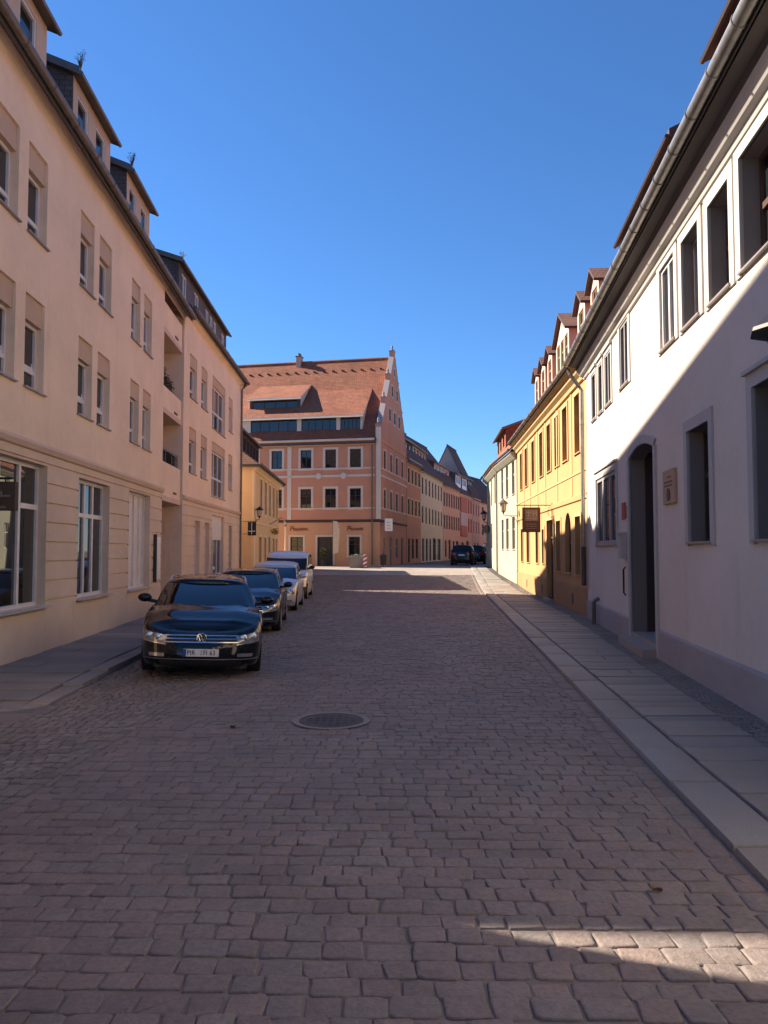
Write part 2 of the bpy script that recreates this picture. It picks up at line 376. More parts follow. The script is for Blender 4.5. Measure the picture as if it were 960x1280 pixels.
def leaves(mb, c, rad, n, size, mi=0):
    for _ in range(n):
        while True:
            q = Vector((random.uniform(-1,1),random.uniform(-1,1),random.uniform(-1,1)))
            if q.length < 1: break
        p = Vector(c)+Vector((q.x*rad[0],q.y*rad[1],q.z*rad[2]))
        a = Vector((random.gauss(0,1),random.gauss(0,1),random.gauss(0,.6))).normalized(); t = a.orthogonal().normalized()
        s = size*random.uniform(.6,1.3)
        mb.poly([p-a*s, p+t*s*.4, p+a*s, p-t*s*.4], mi)
# ------------------------------------------------------------------ ground, road, kerbs, pavements
def gz(y):
    t = min(1, max(0, (y-33)/23.)); return .8*t*t*(3-2*t)
def xl(y): return -3.15+.053*y            # left edge of the driving lane
def xr(y): return 1.86+.077*y             # face of the right kerb
def xk(y): return -3.8-.042*y             # face of the left kerb
def w1(y): return -5.364-.0603*y
def wR(y): return 3.30+.1144*y if y < 21.98 else (4.575+.0593*y if y < 39.9 else (6.47+.011*y if y < 46.9 else 6.986+.058*(y-46.9)))
def sheet(mb, fa, fb, y0, y1, dz, mi=0, n=None, m=1):
    n = n or max(2, int((y1-y0)/1.0))
    ys = [y0+(y1-y0)*i/n for i in range(n+1)]
    rows = [[mb.p((fa(y)+(fb(y)-fa(y))*k/m, y, gz(y)+dz)) for k in range(m+1)] for y in ys]
    for i in range(n):
        for k in range(m):
            mb.f.append([rows[i][k],rows[i][k+1],rows[i+1][k+1],rows[i+1][k]]); mb.m.append(mi)
def stone(mb, x0, x1, y0, y1, z, h, mi, fine=True, j=.012, tilt=.014, sk=0):
    cx, cy = (x0+x1)/2, (y0+y1)/2; tx, ty = random.gauss(0,tilt), random.gauss(0,tilt); dh = random.gauss(0,.003)
    c = min(x1-x0,y1-y0)*random.uniform(.05,.13)
    if fine: base = [(x0+c,y0),(x1-c,y0),(x1,y0+c),(x1,y1-c),(x1-c,y1),(x0+c,y1),(x0,y1-c),(x0,y0+c)]
    else: base = [(x0,y0),(x1,y0),(x1,y1),(x0,y1)]
    base = [(x+random.uniform(-j,j)+sk*(y-cy), y+random.uniform(-j,j)) for x,y in base]
    def ring(f, zz): return [mb.p((cx+(x-cx)*f, cy+(y-cy)*f, z+zz+dh+(x-cx)*tx+(y-cy)*ty)) for x,y in base]
    L = [(1.02,-.02),(1.0,h*.45),(.955,h*.88),(.86,h)] if fine else [(1.0,-.01),(.95,h*.8),(.84,h)]
    rs = [ring(*q) for q in L]; n = len(base)
    for A,B in zip(rs,rs[1:]):
        for k in range(n): mb.f.append([A[k],A[(k+1)%n],B[(k+1)%n],B[k]]); mb.m.append(mi)
    mb.f.append(rs[-1]); mb.m.append(mi)
def setts(mb, fa, fb, y0, y1, row, wid, h, mi, fine_to=14, keep=None, gap=.014, slope=.0, jit=.25):
    y = y0
    while y < y1:
        r = row*random.uniform(.9,1.1); x = fa(y)+random.uniform(-wid,0)*.0; b = fb(y); first = True; ph = random.random()*6
        while x < b-.03:
            w = wid*random.uniform(1-jit,1+jit)
            if first: w *= random.uniform(.4,1); first = False
            if b-x-w < wid*.35: w = b-x
            yy = y+slope*(x)+.012*math.sin(x*1.7+ph)
            if keep is None or keep(x+w/2, yy+r/2):
                stone(mb, x+gap/2, x+w-gap/2, yy+gap/2, yy+r-gap/2, gz(yy), h, mi, yy < fine_to, j=.009 if yy<fine_to else .005, sk=random.gauss(0,.05))
            x += w
        y += r
def plate(mb, pts, z, h, mi, inset=.018, jz=.004):
    n = len(pts); cx = sum(q[0] for q in pts)/n; cy = sum(q[1] for q in pts)/n
    tx, ty = random.gauss(0,.004), random.gauss(0,.004); dz = random.gauss(0,jz)
    def ring(ins, zz):
        o = []
        for x,y in pts:
            d = math.hypot(x-cx,y-cy); f = 1-ins*1.3/d
            o.append(mb.p((cx+(x-cx)*f, cy+(y-cy)*f, gz(y)+z+zz+dz+(x-cx)*tx+(y-cy)*ty)))
        return o
    rs = [ring(.004,-h), ring(.004,-.012), ring(inset*.5,-.003), ring(inset,0)]
    for A,B in zip(rs,rs[1:]):
        for k in range(n): mb.f.append([A[k],A[(k+1)%n],B[(k+1)%n],B[k]]); mb.m.append(mi)
    mb.f.append(rs[-1]); mb.m.append(mi)

g = MB(); ys = [-60,-20,0,20,33]+[33+i for i in range(1,24)]+[80,140,300,900]
xs = [-600,-120,-40,-16,-8,0,8,16,40,120,600]
rows = [[g.p((x,y,gz(y)-.05)) for x in xs] for y in ys]
for i in range(len(ys)-1):
    for k in range(len(xs)-1): g.f.append([rows[i][k],rows[i][k+1],rows[i+1][k+1],rows[i+1][k]]); g.m.append(0)
tag(g.build('ground', M['earth']), kind='structure')

MH = (-.60, 8.86, .345)
inhole = lambda x,y: math.hypot(x-MH[0], y-MH[1]) > MH[2]+.11
rd = MB(); sheet(rd, xl, xr, -8, 46, 0, 0)
setts(rd, lambda y: xl(y)+.01, lambda y: xr(y)-.225, 1.6, 46, .152, .19, .0115, 1, fine_to=13, keep=inhole, slope=-.03, gap=.009)
y = 1.5
while y < 46:                              # gutter course along the right kerb
    l = random.uniform(.2,.3); stone(rd, xr(y)-.185, xr(y)-.015, y+.008, y+l-.008, gz(y)-.012, .022, 1, y < 13, sk=.077); y += l
for r0, r1 in ((.37,.44),):               # concrete collar of the manhole
    n = 40
    for k in range(n):
        a, c = 2*math.pi*k/n, 2*math.pi*(k+1)/n
        rd.poly([(MH[0]+r*math.cos(t), MH[1]+r*math.sin(t), .018) for r,t in ((r0,a),(r1,a),(r1,c),(r0,c))], 2)
tag(rd.build('road', [M['road'],M['setts'],M['concrete']], None, True, 60), kind='structure')

bay = MB()
sheet(bay, lambda y: -30, xl, 2, 9.35, 0, 0, m=6); sheet(bay, lambda y: xk(y)-.05, xl, 9.35, 46, 0, 0)
def bay_l(y): return -8.5 if y < 9.2 else xk(y)+.02
setts(bay, bay_l, lambda y: xl(y)-.22, 4.6, 46, .115, .115, .018, 1, fine_to=0, gap=.012, slope=.12, jit=.2,
      keep=lambda x,y: (y < 9.2 or x > xk(y)+.05) and x < xl(y)-.25)
y = 2
while y < 46:                              # two dividing courses between bay and lane
    for k in (0,1):
        l = .16; stone(bay, xl(y)-.21+k*.105, xl(y)-.115+k*.105, y+.006, y+l-.006, gz(y)-.004, .018, 1, False, sk=.053)
    y += .16
tag(bay.build('parking_bay', [M['road'],M['small']], None, True, 50), kind='structure')

k = MB(); y = -6
while y < 55:                              # right kerb plates
    l = random.uniform(1.0,1.5)
    plate(k, [(xr(y)+.0,y+.009),(xr(y)+.405,y+.009),(xr(y+l)+.405,y+l-.009),(xr(y+l)+.0,y+l-.009)], .055, .15, 0)
    y += l
tag(k.build('right_kerb', M['kerbst'], None, True, 40), kind='structure')
p = MB(); sheet(p, lambda y: xr(y)+.38, lambda y: wR(y)+.05, -6, 55.5, .03, 1)
y = -6
def slab_end(y): return wR(y)-max(.3, min(.48, (wR(y)-xr(y))*.26))
while y < 55:
    l = random.uniform(.28,.5); x0, x1 = xr(y)+.425, slab_end(y)
    cuts = [x0, x1] if random.random() < .88 else [x0, x0+(x1-x0)*random.uniform(.35,.65), x1]
    for a,c in zip(cuts,cuts[1:]):
        plate(p, [(a+.008,y+.009),(c-.008,y+.009),(c+.03,y+l-.009),(a+.03,y+l-.009)], .062, .05, 0)
    y += l
setts(p, lambda y: slab_end(y)+.01, lambda y: wR(y)+.02, 2, 42, .06, .06, .042, 2, fine_to=0, gap=.012, jit=.2)
for i in range(len(p.v)-1, -1, -1): pass
tag(p.build('right_pavement', [M['slabs'],M['joint_d'],M['mosaic']], None, True, 40), kind='structure')
k = MB(); y = 9.75
while y < 52:
    l = random.uniform(1.0,1.4); h = .10 if y > 12 else .03+.07*(y-9.75)/2.25
    plate(k, [(xk(y)-.28,y+.004),(xk(y),y+.004),(xk(y+l),y+l-.004),(xk(y+l)-.28,y+l-.004)], h, .14, 0); y += l
arc = []                                   # rounded corner of the left kerb
for i in range(7):
    a0, a1 = R(90*i/7), R(90*(i+1)/7); cx, cy, r0, r1 = xk(9.75)-.52, 9.75, .24, .52
    plate(k, [(cx+r0*math.cos(a0),cy-r0*math.sin(a0)),(cx+r1*math.cos(a0),cy-r1*math.sin(a0)),(cx+r1*math.cos(a1),cy-r1*math.sin(a1)),(cx+r0*math.cos(a1),cy-r0*math.sin(a1))][::-1], .03, .1, 0, .008)
x = cx
while x > -14:
    plate(k, [(x-1.2+.004,9.23),(x-.004,9.23),(x-.004,9.51),(x-1.2+.004,9.51)], .03, .1, 0); x -= 1.2
tag(k.build('left_kerb', M['kerbst'], None, True, 40), kind='structure')
p = MB(); sheet(p, lambda y: w1(y)-.6, lambda y: xk(y)-.25, 12.3, 53, .05, 1); sheet(p, lambda y: w1(y)-.6, lambda y: xk(y)-.25, 10.0, 12.3, .014, 1)
p.poly([(-14,9.35,.012),(xk(9.5)-.3,9.35,.012),(xk(10.7)-.3,10.0,.012),(-14,10.7,.012)], 0)
for i in range(7): plate(p, [(-14+i*1.3+.006,9.52),(-14+(i+1)*1.3-.006,9.52),(-14+(i+1)*1.3-.006,9.99),(-14+i*1.3+.006,9.99)], .045, .05, 0)
y = 10.0
while y < 52:
    l = random.uniform(.4,.75); x0, x1 = w1(y)-.35, xk(y)-.295
    cuts = [x0, x0+(x1-x0)*random.uniform(.3,.7), x1] if random.random() < .6 else [x0,x1]
    h = .105 if y > 12 else .04+.065*(y-9.5)/2.5
    for a,c in zip(cuts,cuts[1:]): plate(p, [(a+.006,y+.006),(c-.006,y+.006),(c-.02,y+l-.006),(a-.02,y+l-.006)], h, .05, 0)
    y += l
tag(p.build('left_pavement', [M['slabs'],M['joint_d']], None, True, 40), kind='structure')
pl = MB(); sheet(pl, lambda y: -45, lambda y: wR(y)+8, 46, 62, .004, 0, m=4)
sheet(pl, lambda y: -45, lambda y: xk(y)-.1, 50.5, 46.0001, .003, 0)
tag(pl.build('plaza', M['plaza']), kind='structure')
pl = MB(); sheet(pl, lambda y: -10, lambda y: 60, 62, 135, .004, 0, n=6)
tag(pl.build('street_beyond', M['farroad']), kind='structure')

m = MB(); r = MH[2]                        # manhole cover
m.lathe([(r+.02,-.02),(r+.02,.014),(r-.01,.017),(r-.012,.012),(r-.03,.012),(.001,.012)], (MH[0],MH[1],.008), 40)
for i in range(-4,5):
    for q in range(-4,5):
        x, yv = i*.082, q*.082
        if math.hypot(x,yv) < r-.06: m.box(MH[0]+x-.026,MH[0]+x+.026,MH[1]+yv-.026,MH[1]+yv+.026,.018,.025)
tag(m.build('manhole_cover', M['castiron']), 'round cast iron manhole cover set in the cobbled road', 'manhole')

# ------------------------------------------------------------------ left: beige apartment building
P1, d1 = (-5.364,0), (-.0603,1)
L1 = Bld('apartment_building','beige four storey apartment house on the left with white shop windows and grey dormers','building',P1,d1,9.47,26.45)
S = L1.S; W1 = L1.W
pairs = [(11.7,12.6),(13.0,13.87),(15.7,16.6),(16.97,17.9),(19.67,20.55),(20.95,21.85)]
up = L1.ops([(a,c,z0,z1) for a,c in pairs for z0,z1 in ((4.77,6.40),(7.47,9.06))])
shops = L1.ops([(11.55,14.16,.95,3.5),(15.9,18.05,.95,3.46),(19.75,21.95,.93,3.5)])
xe = S(23.42)
mb = MB(); groove = [(z,z+.04) for z in [1.0+.36*i for i in range(8)]]
facade(mb, 0, xe, -.3, 3.76, shops, 0, .26, groove, 0)
mb.poly([(xe,0,-.3),(xe,1.7,-.3),(xe,1.7,3.76),(xe,0,3.76)], 0)
mb.build('ground_floor_wall', M['beige_g'], L1.root)
mb = MB(); facade(mb, 0, xe, 3.76, 10.35, up, 0, .26)
mb.poly([(xe,0,3.76),(xe,1.7,3.76),(xe,1.7,10.35),(xe,0,10.35)], 0)
mb.poly([(0,0,-.3),(0,0,10.35),(1.25,10.4,10.35),(1.25,10.4,-.3)]); mb.poly([(1.25,10.4,-.3),(1.25,10.4,10.35),(W1,10.4,10.35),(W1,10.4,-.3)]); mb.poly([(W1,1.7,-.3),(W1,10.4,-.3),(W1,10.4,10.35),(W1,1.7,10.35)])
mb.build('wall', M['beige'], L1.root)
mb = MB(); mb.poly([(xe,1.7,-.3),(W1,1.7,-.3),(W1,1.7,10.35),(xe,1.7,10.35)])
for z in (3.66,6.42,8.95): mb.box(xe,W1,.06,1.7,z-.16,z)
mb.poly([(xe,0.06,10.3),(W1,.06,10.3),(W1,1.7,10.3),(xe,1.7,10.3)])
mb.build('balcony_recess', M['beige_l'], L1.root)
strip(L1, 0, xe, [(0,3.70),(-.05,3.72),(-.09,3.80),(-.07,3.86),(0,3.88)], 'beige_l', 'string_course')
strip(L1, -.1, W1, [(.02,10.02),(-.10,10.10),(-.16,10.2),(-.22,10.28),(.02,10.32)], 'beige', 'cornice')
for i,op in enumerate(up):
    a,c,p0,q0 = op; wop = (a,c,p0,q0-.43); tilt = p0 < 5
    w = window(L1, wop, .19, vs=(), hs=(.31,), fw=.06, sill='sill', bar=.04, curtain=0 if tilt else random.choice([0,.3,.5]))
    k = MB(); k.box(a,c,.05,.24,q0-.43,q0); k.build('roller_box', M['panel'], w)
    if tilt and i in (0,2,4,6):
        k = MB(); h = q0-.43; zb = p0+(h-p0)*.31+.05
        T = Matrix.Translation((0,.19,zb)) @ Matrix.Rotation(R(-9),4,'X'); k.T = T
        hh = h-zb-.05
        k.box(a+.06,a+.11,-.02,.02,0,hh); k.box(c-.11,c-.06,-.02,.02,0,hh); k.box(a+.11,c-.11,-.02,.02,0,.05); k.box(a+.11,c-.11,-.02,.02,hh-.05,hh)
        k.build('tilted_sash', M['frame'], w)
window(L1, shops[0], .2, gl='glass_s', vs=(.36,.68), hs=(.70,), fw=.07, sill='sill_s', bar=.045, sillo=.12)
window(L1, shops[1], .2, gl='glass_s', vs=(.40,.66), hs=(.70,), fw=.07, sill='sill_s', bar=.045, sillo=.12)
w = window(L1, shops[2], .2, gl='shutter', vs=(.25,.5,.75), hs=(), fw=.05, sill='sill_s', bar=.012, sillo=.1)
# balconies
for zb,zt in ((3.62,4.72),(6.30,7.10),(8.85,9.75)):
    k = MB(); k.box(xe,W1-.02,.07,.22,zb,zt); o = k.build('balcony', M['beige'], L1.root)
    k = MB(); k.box(xe+1.9,xe+2.35,.05,.075,zb+.18,zb+.25); k.build('drain_slot', M['castiron'], o)
    if zb < 4:
        k = MB(); k.tube([(xe+.05,.14,zt+.45),(W1-.1,.14,zt+.45)], .018, 6)
        for i in range(4): k.tube([(xe+.1+i*.9,.14,zt),(xe+.1+i*.9,.14,zt+.45)], .014, 6)
        k.build('railing', M['zinc'], o)
        k = MB(); k.box(xe+.12,W1-.15,.13,.145,zt+.04,zt+.40); k.build('railing_glass', M['glass'], o)
rf, mm1 = roof(L1, 0, W1, 10.38, 5.2, 16.5, 10.4, ov=.26, h0=4.8, h1=0, mt='tile_d', skew=1.25)
gutter(L1, -.2, W1+.1, -.33, 10.08, .085)
for a,c,wl in ((11.3,14.45,((11.7,12.4),(13.2,13.95))),(15.95,18.62,((16.25,16.95),(17.5,18.2))),(20.12,22.6,((20.4,21.05),(21.6,22.25)))):
    shed_dormer(L1, S(a), S(c), .3, 12.08, 10.38, mm1, .42, .16, L1.ops([(x,y2,10.95,11.85) for x,y2 in wl]), hs=(.35,), side_ov=.14)

# second beige building
P2, d2 = (-6.326,0), (-.0239,1)
L2 = Bld('apartment_building','beige house with a long row of grey dormers beyond the balcony recess','building',P2,d2,26.45,38.55)
S = L2.S; W2 = L2.W
up = L2.ops([(a,c,z0,z1) for a,c in ((27.35,28.5),(29.3,30.4),(35.2,36.2)) for z0,z1 in ((4.75,6.40),(7.47,9.06))])
big = L2.ops([(31.4,34.3,4.2,6.45),(31.4,34.3,7.0,9.2)])
grd = L2.ops([(28.4,29.3,.7,3.05),(30.2,31.1,.7,3.05),(31.6,34.2,.9,3.42),(35.5,36.3,.7,3.1)])
mb = MB(); facade(mb, 0, W2, -.3, 3.76, grd, 0, .26, groove); mb.build('ground_floor_wall', M['beige_g'], L2.root)
mb = MB(); facade(mb, 0, W2, 3.76, 10.55, up+big, 0, .26); shell(mb, 0, W2, -.3, 10.55, 9.6); mb.build('wall', M['beige'], L2.root)
strip(L2, 0, W2, [(0,3.70),(-.05,3.72),(-.09,3.80),(-.07,3.86),(0,3.88)], 'beige_l', 'string_course')
strip(L2, 0, W2+.05, [(.02,10.22),(-.10,10.3),(-.22,10.46),(.02,10.5)], 'beige', 'cornice')
for a,c,p0,q0 in up:
    w = window(L2, (a,c,p0,q0-.43), .19, hs=(.31,), fw=.06, sill='sill'); k = MB(); k.box(a,c,.05,.24,q0-.43,q0); k.build('roller_box', M['panel'], w)
for a,c,p0,q0 in big:
    w = window(L2, (a,c,p0,q0-.35), .16, vs=(.33,.66), hs=(.42,), fw=.07, sill='sill'); k = MB(); k.box(a,c,.05,.24,q0-.35,q0); k.build('roller_box', M['panel'], w)
for i,(a,c,p0,q0) in enumerate(grd):
    if i == 2:
        w = window(L2, (a,c,p0,q0-.95), .16, vs=(.33,.66), fw=.07, sill='sill_s'); k = MB(); k.box(a,c,.10,.24,q0-.95,q0); k.build('roller_box', M['shutter'], w)
    else: window(L2, (a,c,p0,q0), .2, gl='shutter' if i < 2 else 'glass', vs=(.5,), fw=.06, sill='sill_s')
rf, mm2 = roof(L2, 0, W2, 10.72, 4.4, 14.85, 9.6, ov=.28, h1=3.2, mt='tile_d')
gutter(L2, 0, W2+.2, -.35, 10.42, .08)
shed_dormer(L2, S(26.75), S(36.0), .3, 12.15, 10.72, mm2, .35, .16, L2.ops([(27.2,27.95,11.2,11.95),(29.2,30.0,11.2,11.95),(31.3,31.95,11.2,11.95),(32.15,32.8,11.2,11.95),(33.0,33.6,11.2,11.95),(34.8,35.5,11.2,11.95)]), clad='slate', vs=(.5,))
downpipe(L2, S(38.4), .2, 10.0, -.08, .05, 'zinc_d', swan=(0,-.25,.35))

# things on the beige buildings
bd = MB(L1.mat); S = L1.S
bd.box(S(23.1),S(22.45),-.05,-.004,1.1,2.35); o = tag(bd.build('notice_board', M['whitepaint']), 'pale notice board on the wall beside the balcony recess', 'notice board')
k = MB(L1.mat); k.box(S(22.45)-.04,S(22.45),-.10,-.004,1.02,2.42); k.build('side_rail', M['door_d'], o)
for z,nm in ((7.10,'p'),):
    q = MB(L1.mat); q.box(S(23.55),S(25.7),.24,.5,z-.12,z+.14); o = q.build('flower_box', M['frame_k'])
    tag(o, 'brown balcony box with tall dry bushy plants on the middle balcony', 'plant')
    q = MB(L1.mat)
    for i in range(8): leaves(q, (S(23.7)+i*.28,.34,z+.3+.45*max(0,1-i/5.)), (.22,.2,.3+.35*max(0,1-i/4.)), 150, .05, i%2)
    q.build('foliage', [M['plantb'],M['plantg']], o)
q = MB(L1.mat); q.lathe([(.10,0),(.15,.28),(.16,.3),(.14,.3),(.13,.24)], (S(25.75),.36,4.72), 14); o = tag(q.build('flower_pot', M['pot'], None, True, 40), 'red flower pot on the lowest balcony behind the glass railing', 'pot')
q = MB(L1.mat); leaves(q, (S(25.75),.36,5.12), (.16,.14,.15), 80, .05); q.build('foliage', M['plantg'], o)
# projecting black sign at the left edge
sg = MB(); sg.T = Matrix.Translation((-5.95,10.62,2.5))
sg.box(.04,.86,-.05,.05,0,.40); o = tag(sg.build('projecting_sign', M['black_sign']), 'black projecting sign at the left edge in front of the shop window', 'sign')
sg = MB(); sg.T = Matrix.Translation((-5.95,10.62,2.5)); sg.box(.10,.80,-.062,-.052,.185,.215); sg.box(.66,.69,-.062,-.052,.215,.27); sg.box(.64,.74,-.062,-.052,.03,.06); sg.build('sign_marks', M['grey_txt'], o)
sg = MB(); sg.T = Matrix.Translation((-5.95,10.62,2.5)); sg.tube([(-.06,0,.45),(.8,0,.45)], .018, 6); sg.tube([(.2,0,.40),(.2,0,.45)], .01, 6); sg.tube([(.7,0,.40),(.7,0,.45)], .01, 6); sg.build('bracket', M['iron'], o)

# house behind the viewer's left shoulder, across the side street
L0 = Bld('corner_house','plain beige corner house across the side street, mostly out of view','building',(-5.6,0),(0,1),-10,6.5)
ops0 = L0.ops([(a,a+1,z0,z0+1.6) for a in (-8.5,-5.5,-2.5,.5,3.5) for z0 in (1.1,4.3,7.2)])
mb = MB(); facade(mb, 0, 16.5, -.3, 9.6, ops0, 0, .2); shell(mb, 0, 16.5, -.3, 9.6, 9); mb.build('wall', M['beige'], L0.root)
for op in ops0: window(L0, op, .15, vs=(.5,), sill='sill')
roof(L0, 0, 16.5, 9.7, 4.5, 14, 9, mt='tile_d', wallm='beige')

# ------------------------------------------------------------------ left: small yellow house
P3, d3 = (-5.83,0), (-.026,1)
L3 = Bld('yellow_house','small warm yellow house with grooved corner and dark attic windows on the left','building',P3,d3,40.5,52.3)
S = L3.S; W3 = L3.W
upx = [(42.9,43.75),(44.9,45.75),(46.9,47.75),(48.9,49.75),(50.7,51.5)]
up = L3.ops([(a,c,4.05,5.95) for a,c in upx]); gr = L3.ops([(42.6,43.6,.6,2.7),(44.8,45.7,1.1,2.7),(46.7,47.7,.1,2.75),(49.0,49.9,1.1,2.7),(50.7,51.5,1.1,2.7)])
gro = [(z,z+.035) for z in [.75+.38*i for i in range(14)]]
mb = MB(); facade(mb, 0, W3, -.3, 6.45, up+gr, 0, .22); shell(mb, 0, W3, -.3, 6.45, 9)
mb.build('wall', M['ocher'], L3.root)
Tn = Matrix.Rotation(R(-90),4,'Z')          # near end wall, facing the viewer: frame with x running towards the street
Tn = Matrix.Translation((-.012,9,0)) @ Matrix.Rotation(R(-90),4,'Z')
mb = MB(Tn); facade(mb, 0, 9, -.3, 6.4, [], 0, .1, gro); mb.build('end_wall', M['ocher'], L3.root)
mb = MB(); mb.box(-.03,.55,-.03,.1,-.3,6.4); mb.build('corner_pilaster', M['ocher_t'], L3.root)
strip(L3, -.1, W3+.05, [(.02,6.1),(-.08,6.15),(-.12,6.25),(-.3,6.38),(-.3,6.46),(.02,6.46)], 'ocher_t', 'cornice')
strip(L3, .6, W3, [(0,3.35),(-.05,3.38),(-.05,3.48),(0,3.5)], 'ocher_t', 'string_course')
for op in up: window(L3, op, .14, 'frame_b', 'glass_b', vs=(.5,), hs=(.62,), sur='ocher_t', surw=.14)
for i,op in enumerate(gr): window(L3, op, .14, 'frame_b', 'glass_b' if i else 'door_b', vs=(.5,), hs=(.7,), sur='ocher_t', surw=.12)
rf, mm3 = roof(L3, 0, W3, 6.75, 4.5, 10.2, 9, ov=.36, h0=3.5, h1=3.5, mt='tile_b')
gutter(L3, -.3, W3+.3, -.42, 6.46, .07)
shed_dormer(L3, S(41.6), S(49.6), 1.0, 8.55, 6.75, mm3, .12, .15, L3.ops([(41.9+i*1.28,42.9+i*1.28,7.55,8.4) for i in range(6)]), clad='dark_clad', cheek='dark_clad', fr='frame_k', vs=(.5,), side_ov=.1)

# ------------------------------------------------------------------ orange corner building
OC = (-.3,56.); od = (.978,-.208); OP = (OC[0]-14*.978, OC[1]+14*.208)
O = Bld('corner_building','orange corner building with tall red tiled roof and stepped gable','building',OP,od,0,14)
G = O.sub(OC,(.208,.978))
offs = [1.85,3.75,5.66,7.96,9.9,11.9]
upo = [(14-o-.42,14-o+.42,z0,z1) for o in offs for z0,z1 in ((5.12,6.52),(8.08,9.44))]
gro_ = [(14-2.35,14-1.5,1.55,2.95),(14-4.75,14-3.55,.75,2.95),(14-6.85,14-5.85,1.2,2.95),(14-9.2,14-8.3,1.4,2.95),(14-11.6,14-10.6,1.4,2.95)]
mb = MB(); facade(mb, 0, 14, 0, 4.1, gro_, 0, .22); mb.build('ground_floor_wall', M['orange_l'], O.root)
mb = MB(); facade(mb, 0, 14, 4.1, 10.15, upo, 0, .2); mb.poly([(0,0,0),(0,0,10.15),(0,10.8,10.15),(0,10.8,0)]); mb.poly([(0,10.8,0),(0,10.8,10.15),(14,10.8,10.15),(14,10.8,0)])
mb.build('wall', M['orange'], O.root)
gw = [1.3,3.7,6.0,8.4]
gop = [(a,a+.85,z0,z1) for a in gw for z0,z1 in ((5.12,6.52),(8.08,9.44))]; ggr = [(1.2,2.0,1.3,2.9),(3.5,4.5,.7,3.0),(5.9,6.9,1.3,2.9),(8.2,9.2,.7,3.0)]
mb = MB(G); facade(mb, 0, 10.8, 0, 10.15, gop+ggr, 0, .2)
def slope(x): return 10.55+(17.75-10.55)*(1-abs(x-5.4)/5.4)
prof = [(0,10.15),(0,11.2),(.55,11.2),(.55,slope(.55)),(1.9,slope(1.9)+.05),(1.9,slope(1.9)+.5),(2.25,slope(1.9)+.5),(2.25,slope(2.25)),(3.5,slope(3.5)+.05),(3.5,slope(3.5)+.5),(3.85,slope(3.5)+.5),(3.85,slope(3.85)),(5.1,17.5),(5.1,17.95),(5.4,18.0)]
prof = prof + [(10.8-x,z) for x,z in prof[-2::-1]]
mb.slab([(x,-.01,z) for x,z in prof], (0,.36,0), 0)
mb.build('gable_wall', M['orange'], O.root)
cp = MB(G)
for (xa,za),(xb,zb) in zip(prof[1:],prof[2:-1]):
    if abs(xb-xa) > .02: cp.slab([(xa-.02,-.04,za+.07),(xb+.02,-.04,zb+.07),(xb+.02,.39,zb+.07),(xa-.02,.39,za+.07)], (0,0,-.06))
cp.build('gable_coping', M['greyg'], O.root)
for x in (.28,2.08,3.68,5.4,7.12,8.72,10.52):
    z = max(zz for xx,zz in prof if abs(xx-x) < .36)
    k = MB(G); k.lathe([(.12,0),(.12,.07),(.06,.11),(.10,.2),(.07,.32),(.02,.4)], (x,.17,z+.1), 10); k.build('finial', M['greyg'], O.root, True, 50)
for x,z,s in ((3.1,12.0,.8),(5.0,12.0,.8),(6.9,12.0,.8),(4.1,14.1,.7),(6.0,14.1,.7),(5.1,15.9,.5)):
    window(O, (x,x+s*.75,z,z+s*1.2), -.02, 'frame_k','glass_b', vs=(.5,), hs=(.5,), sur='stone_t', surw=.1, T=G, surp=.06)
for nm,zz,h,pr in (('sill_band',5.0,.10,.05),('string_course',7.38,.16,.04),('sill_band',7.96,.10,.05)):
    for T,x1 in ((None,13.6),(G,10.8)): strip(O, 0 if T is None else .35, x1, [(.0,zz),(-pr,zz+.01),(-pr,zz+h),(.0,zz+h+.02)], 'stone_t', nm, T)
for T,x1 in ((None,14),(G,10.8)):
    strip(O, 0, x1, [(.0,4.02),(-.1,4.06),(-.1,4.16),(.0,4.22)], 'dark_clad', 'string_course', T)
strip(O, 0, 13.6, [(.02,9.75),(-.08,9.82),(-.12,9.98),(-.28,10.1),(-.28,10.18),(.02,10.2)], 'stone_t', 'cornice')
strip(O, 0.3, 10.8, [(.02,9.95),(-.06,9.98),(-.09,10.12),(.02,10.16)], 'orange_l', 'cornice', G)
for x in (14-6.95,):
    k = MB(); k.box(x-.16,x+.16,-.04,.05,4.24,9.74); k.build('pilaster', M['stone_t'], O.root)
k = MB(); k.box(13.72,14.06,-.06,.1,4.24,11.0); k.build('corner_pilaster', M['stone_t'], O.root)
for x in (14-4.65,14-2.75):
    k = MB(); k.lathe([(.24,0),(.24,.05),(.15,.08),(.01,.08)], (x,-.04,7.46), 14, M=Matrix.Rotation(R(90),4,'X')); k.build('medallion', M['stone_t'], O.root)
for op in upo: window(O, op, .12, 'frame_k', 'glass', vs=(.5,), hs=(.62,), sur='stone_t', surw=.17, bar=.025)
for i,op in enumerate(gro_): window(O, op, .14, 'frame_k', 'glass' if i != 1 else 'door_d', vs=(.5,), hs=(.6,) if i != 1 else (.85,), sur='stone_t', surw=.14, bar=.025)
for op in gop+ggr: window(O, op, .12, 'frame_k' if op in gop else 'frame_g', 'glass_b', vs=(.5,), hs=(.62,), sur='stone_t' if op in gop else None, surw=.13, T=G)
rf, mmo = roof(O, 0, 13.75, 10.25, 5.4, 17.45, 10.8, ov=.26, mt='tile', wallm='orange', xo=0)
shed_dormer(O, 2.3, 12.55, .55, 12.12, 10.25, mmo, .9, .3, [(14-3.17,14-1.62,10.98,11.95),(14-6.22,14-3.47,10.98,11.95),(14-10.3,14-6.57,10.98,11.95)], clad='stone_t', cheek='stone_t', mt='tile', fr='frame_k', vs=(.2,.4,.6,.8), fascia='stone_t', side_ov=.12)
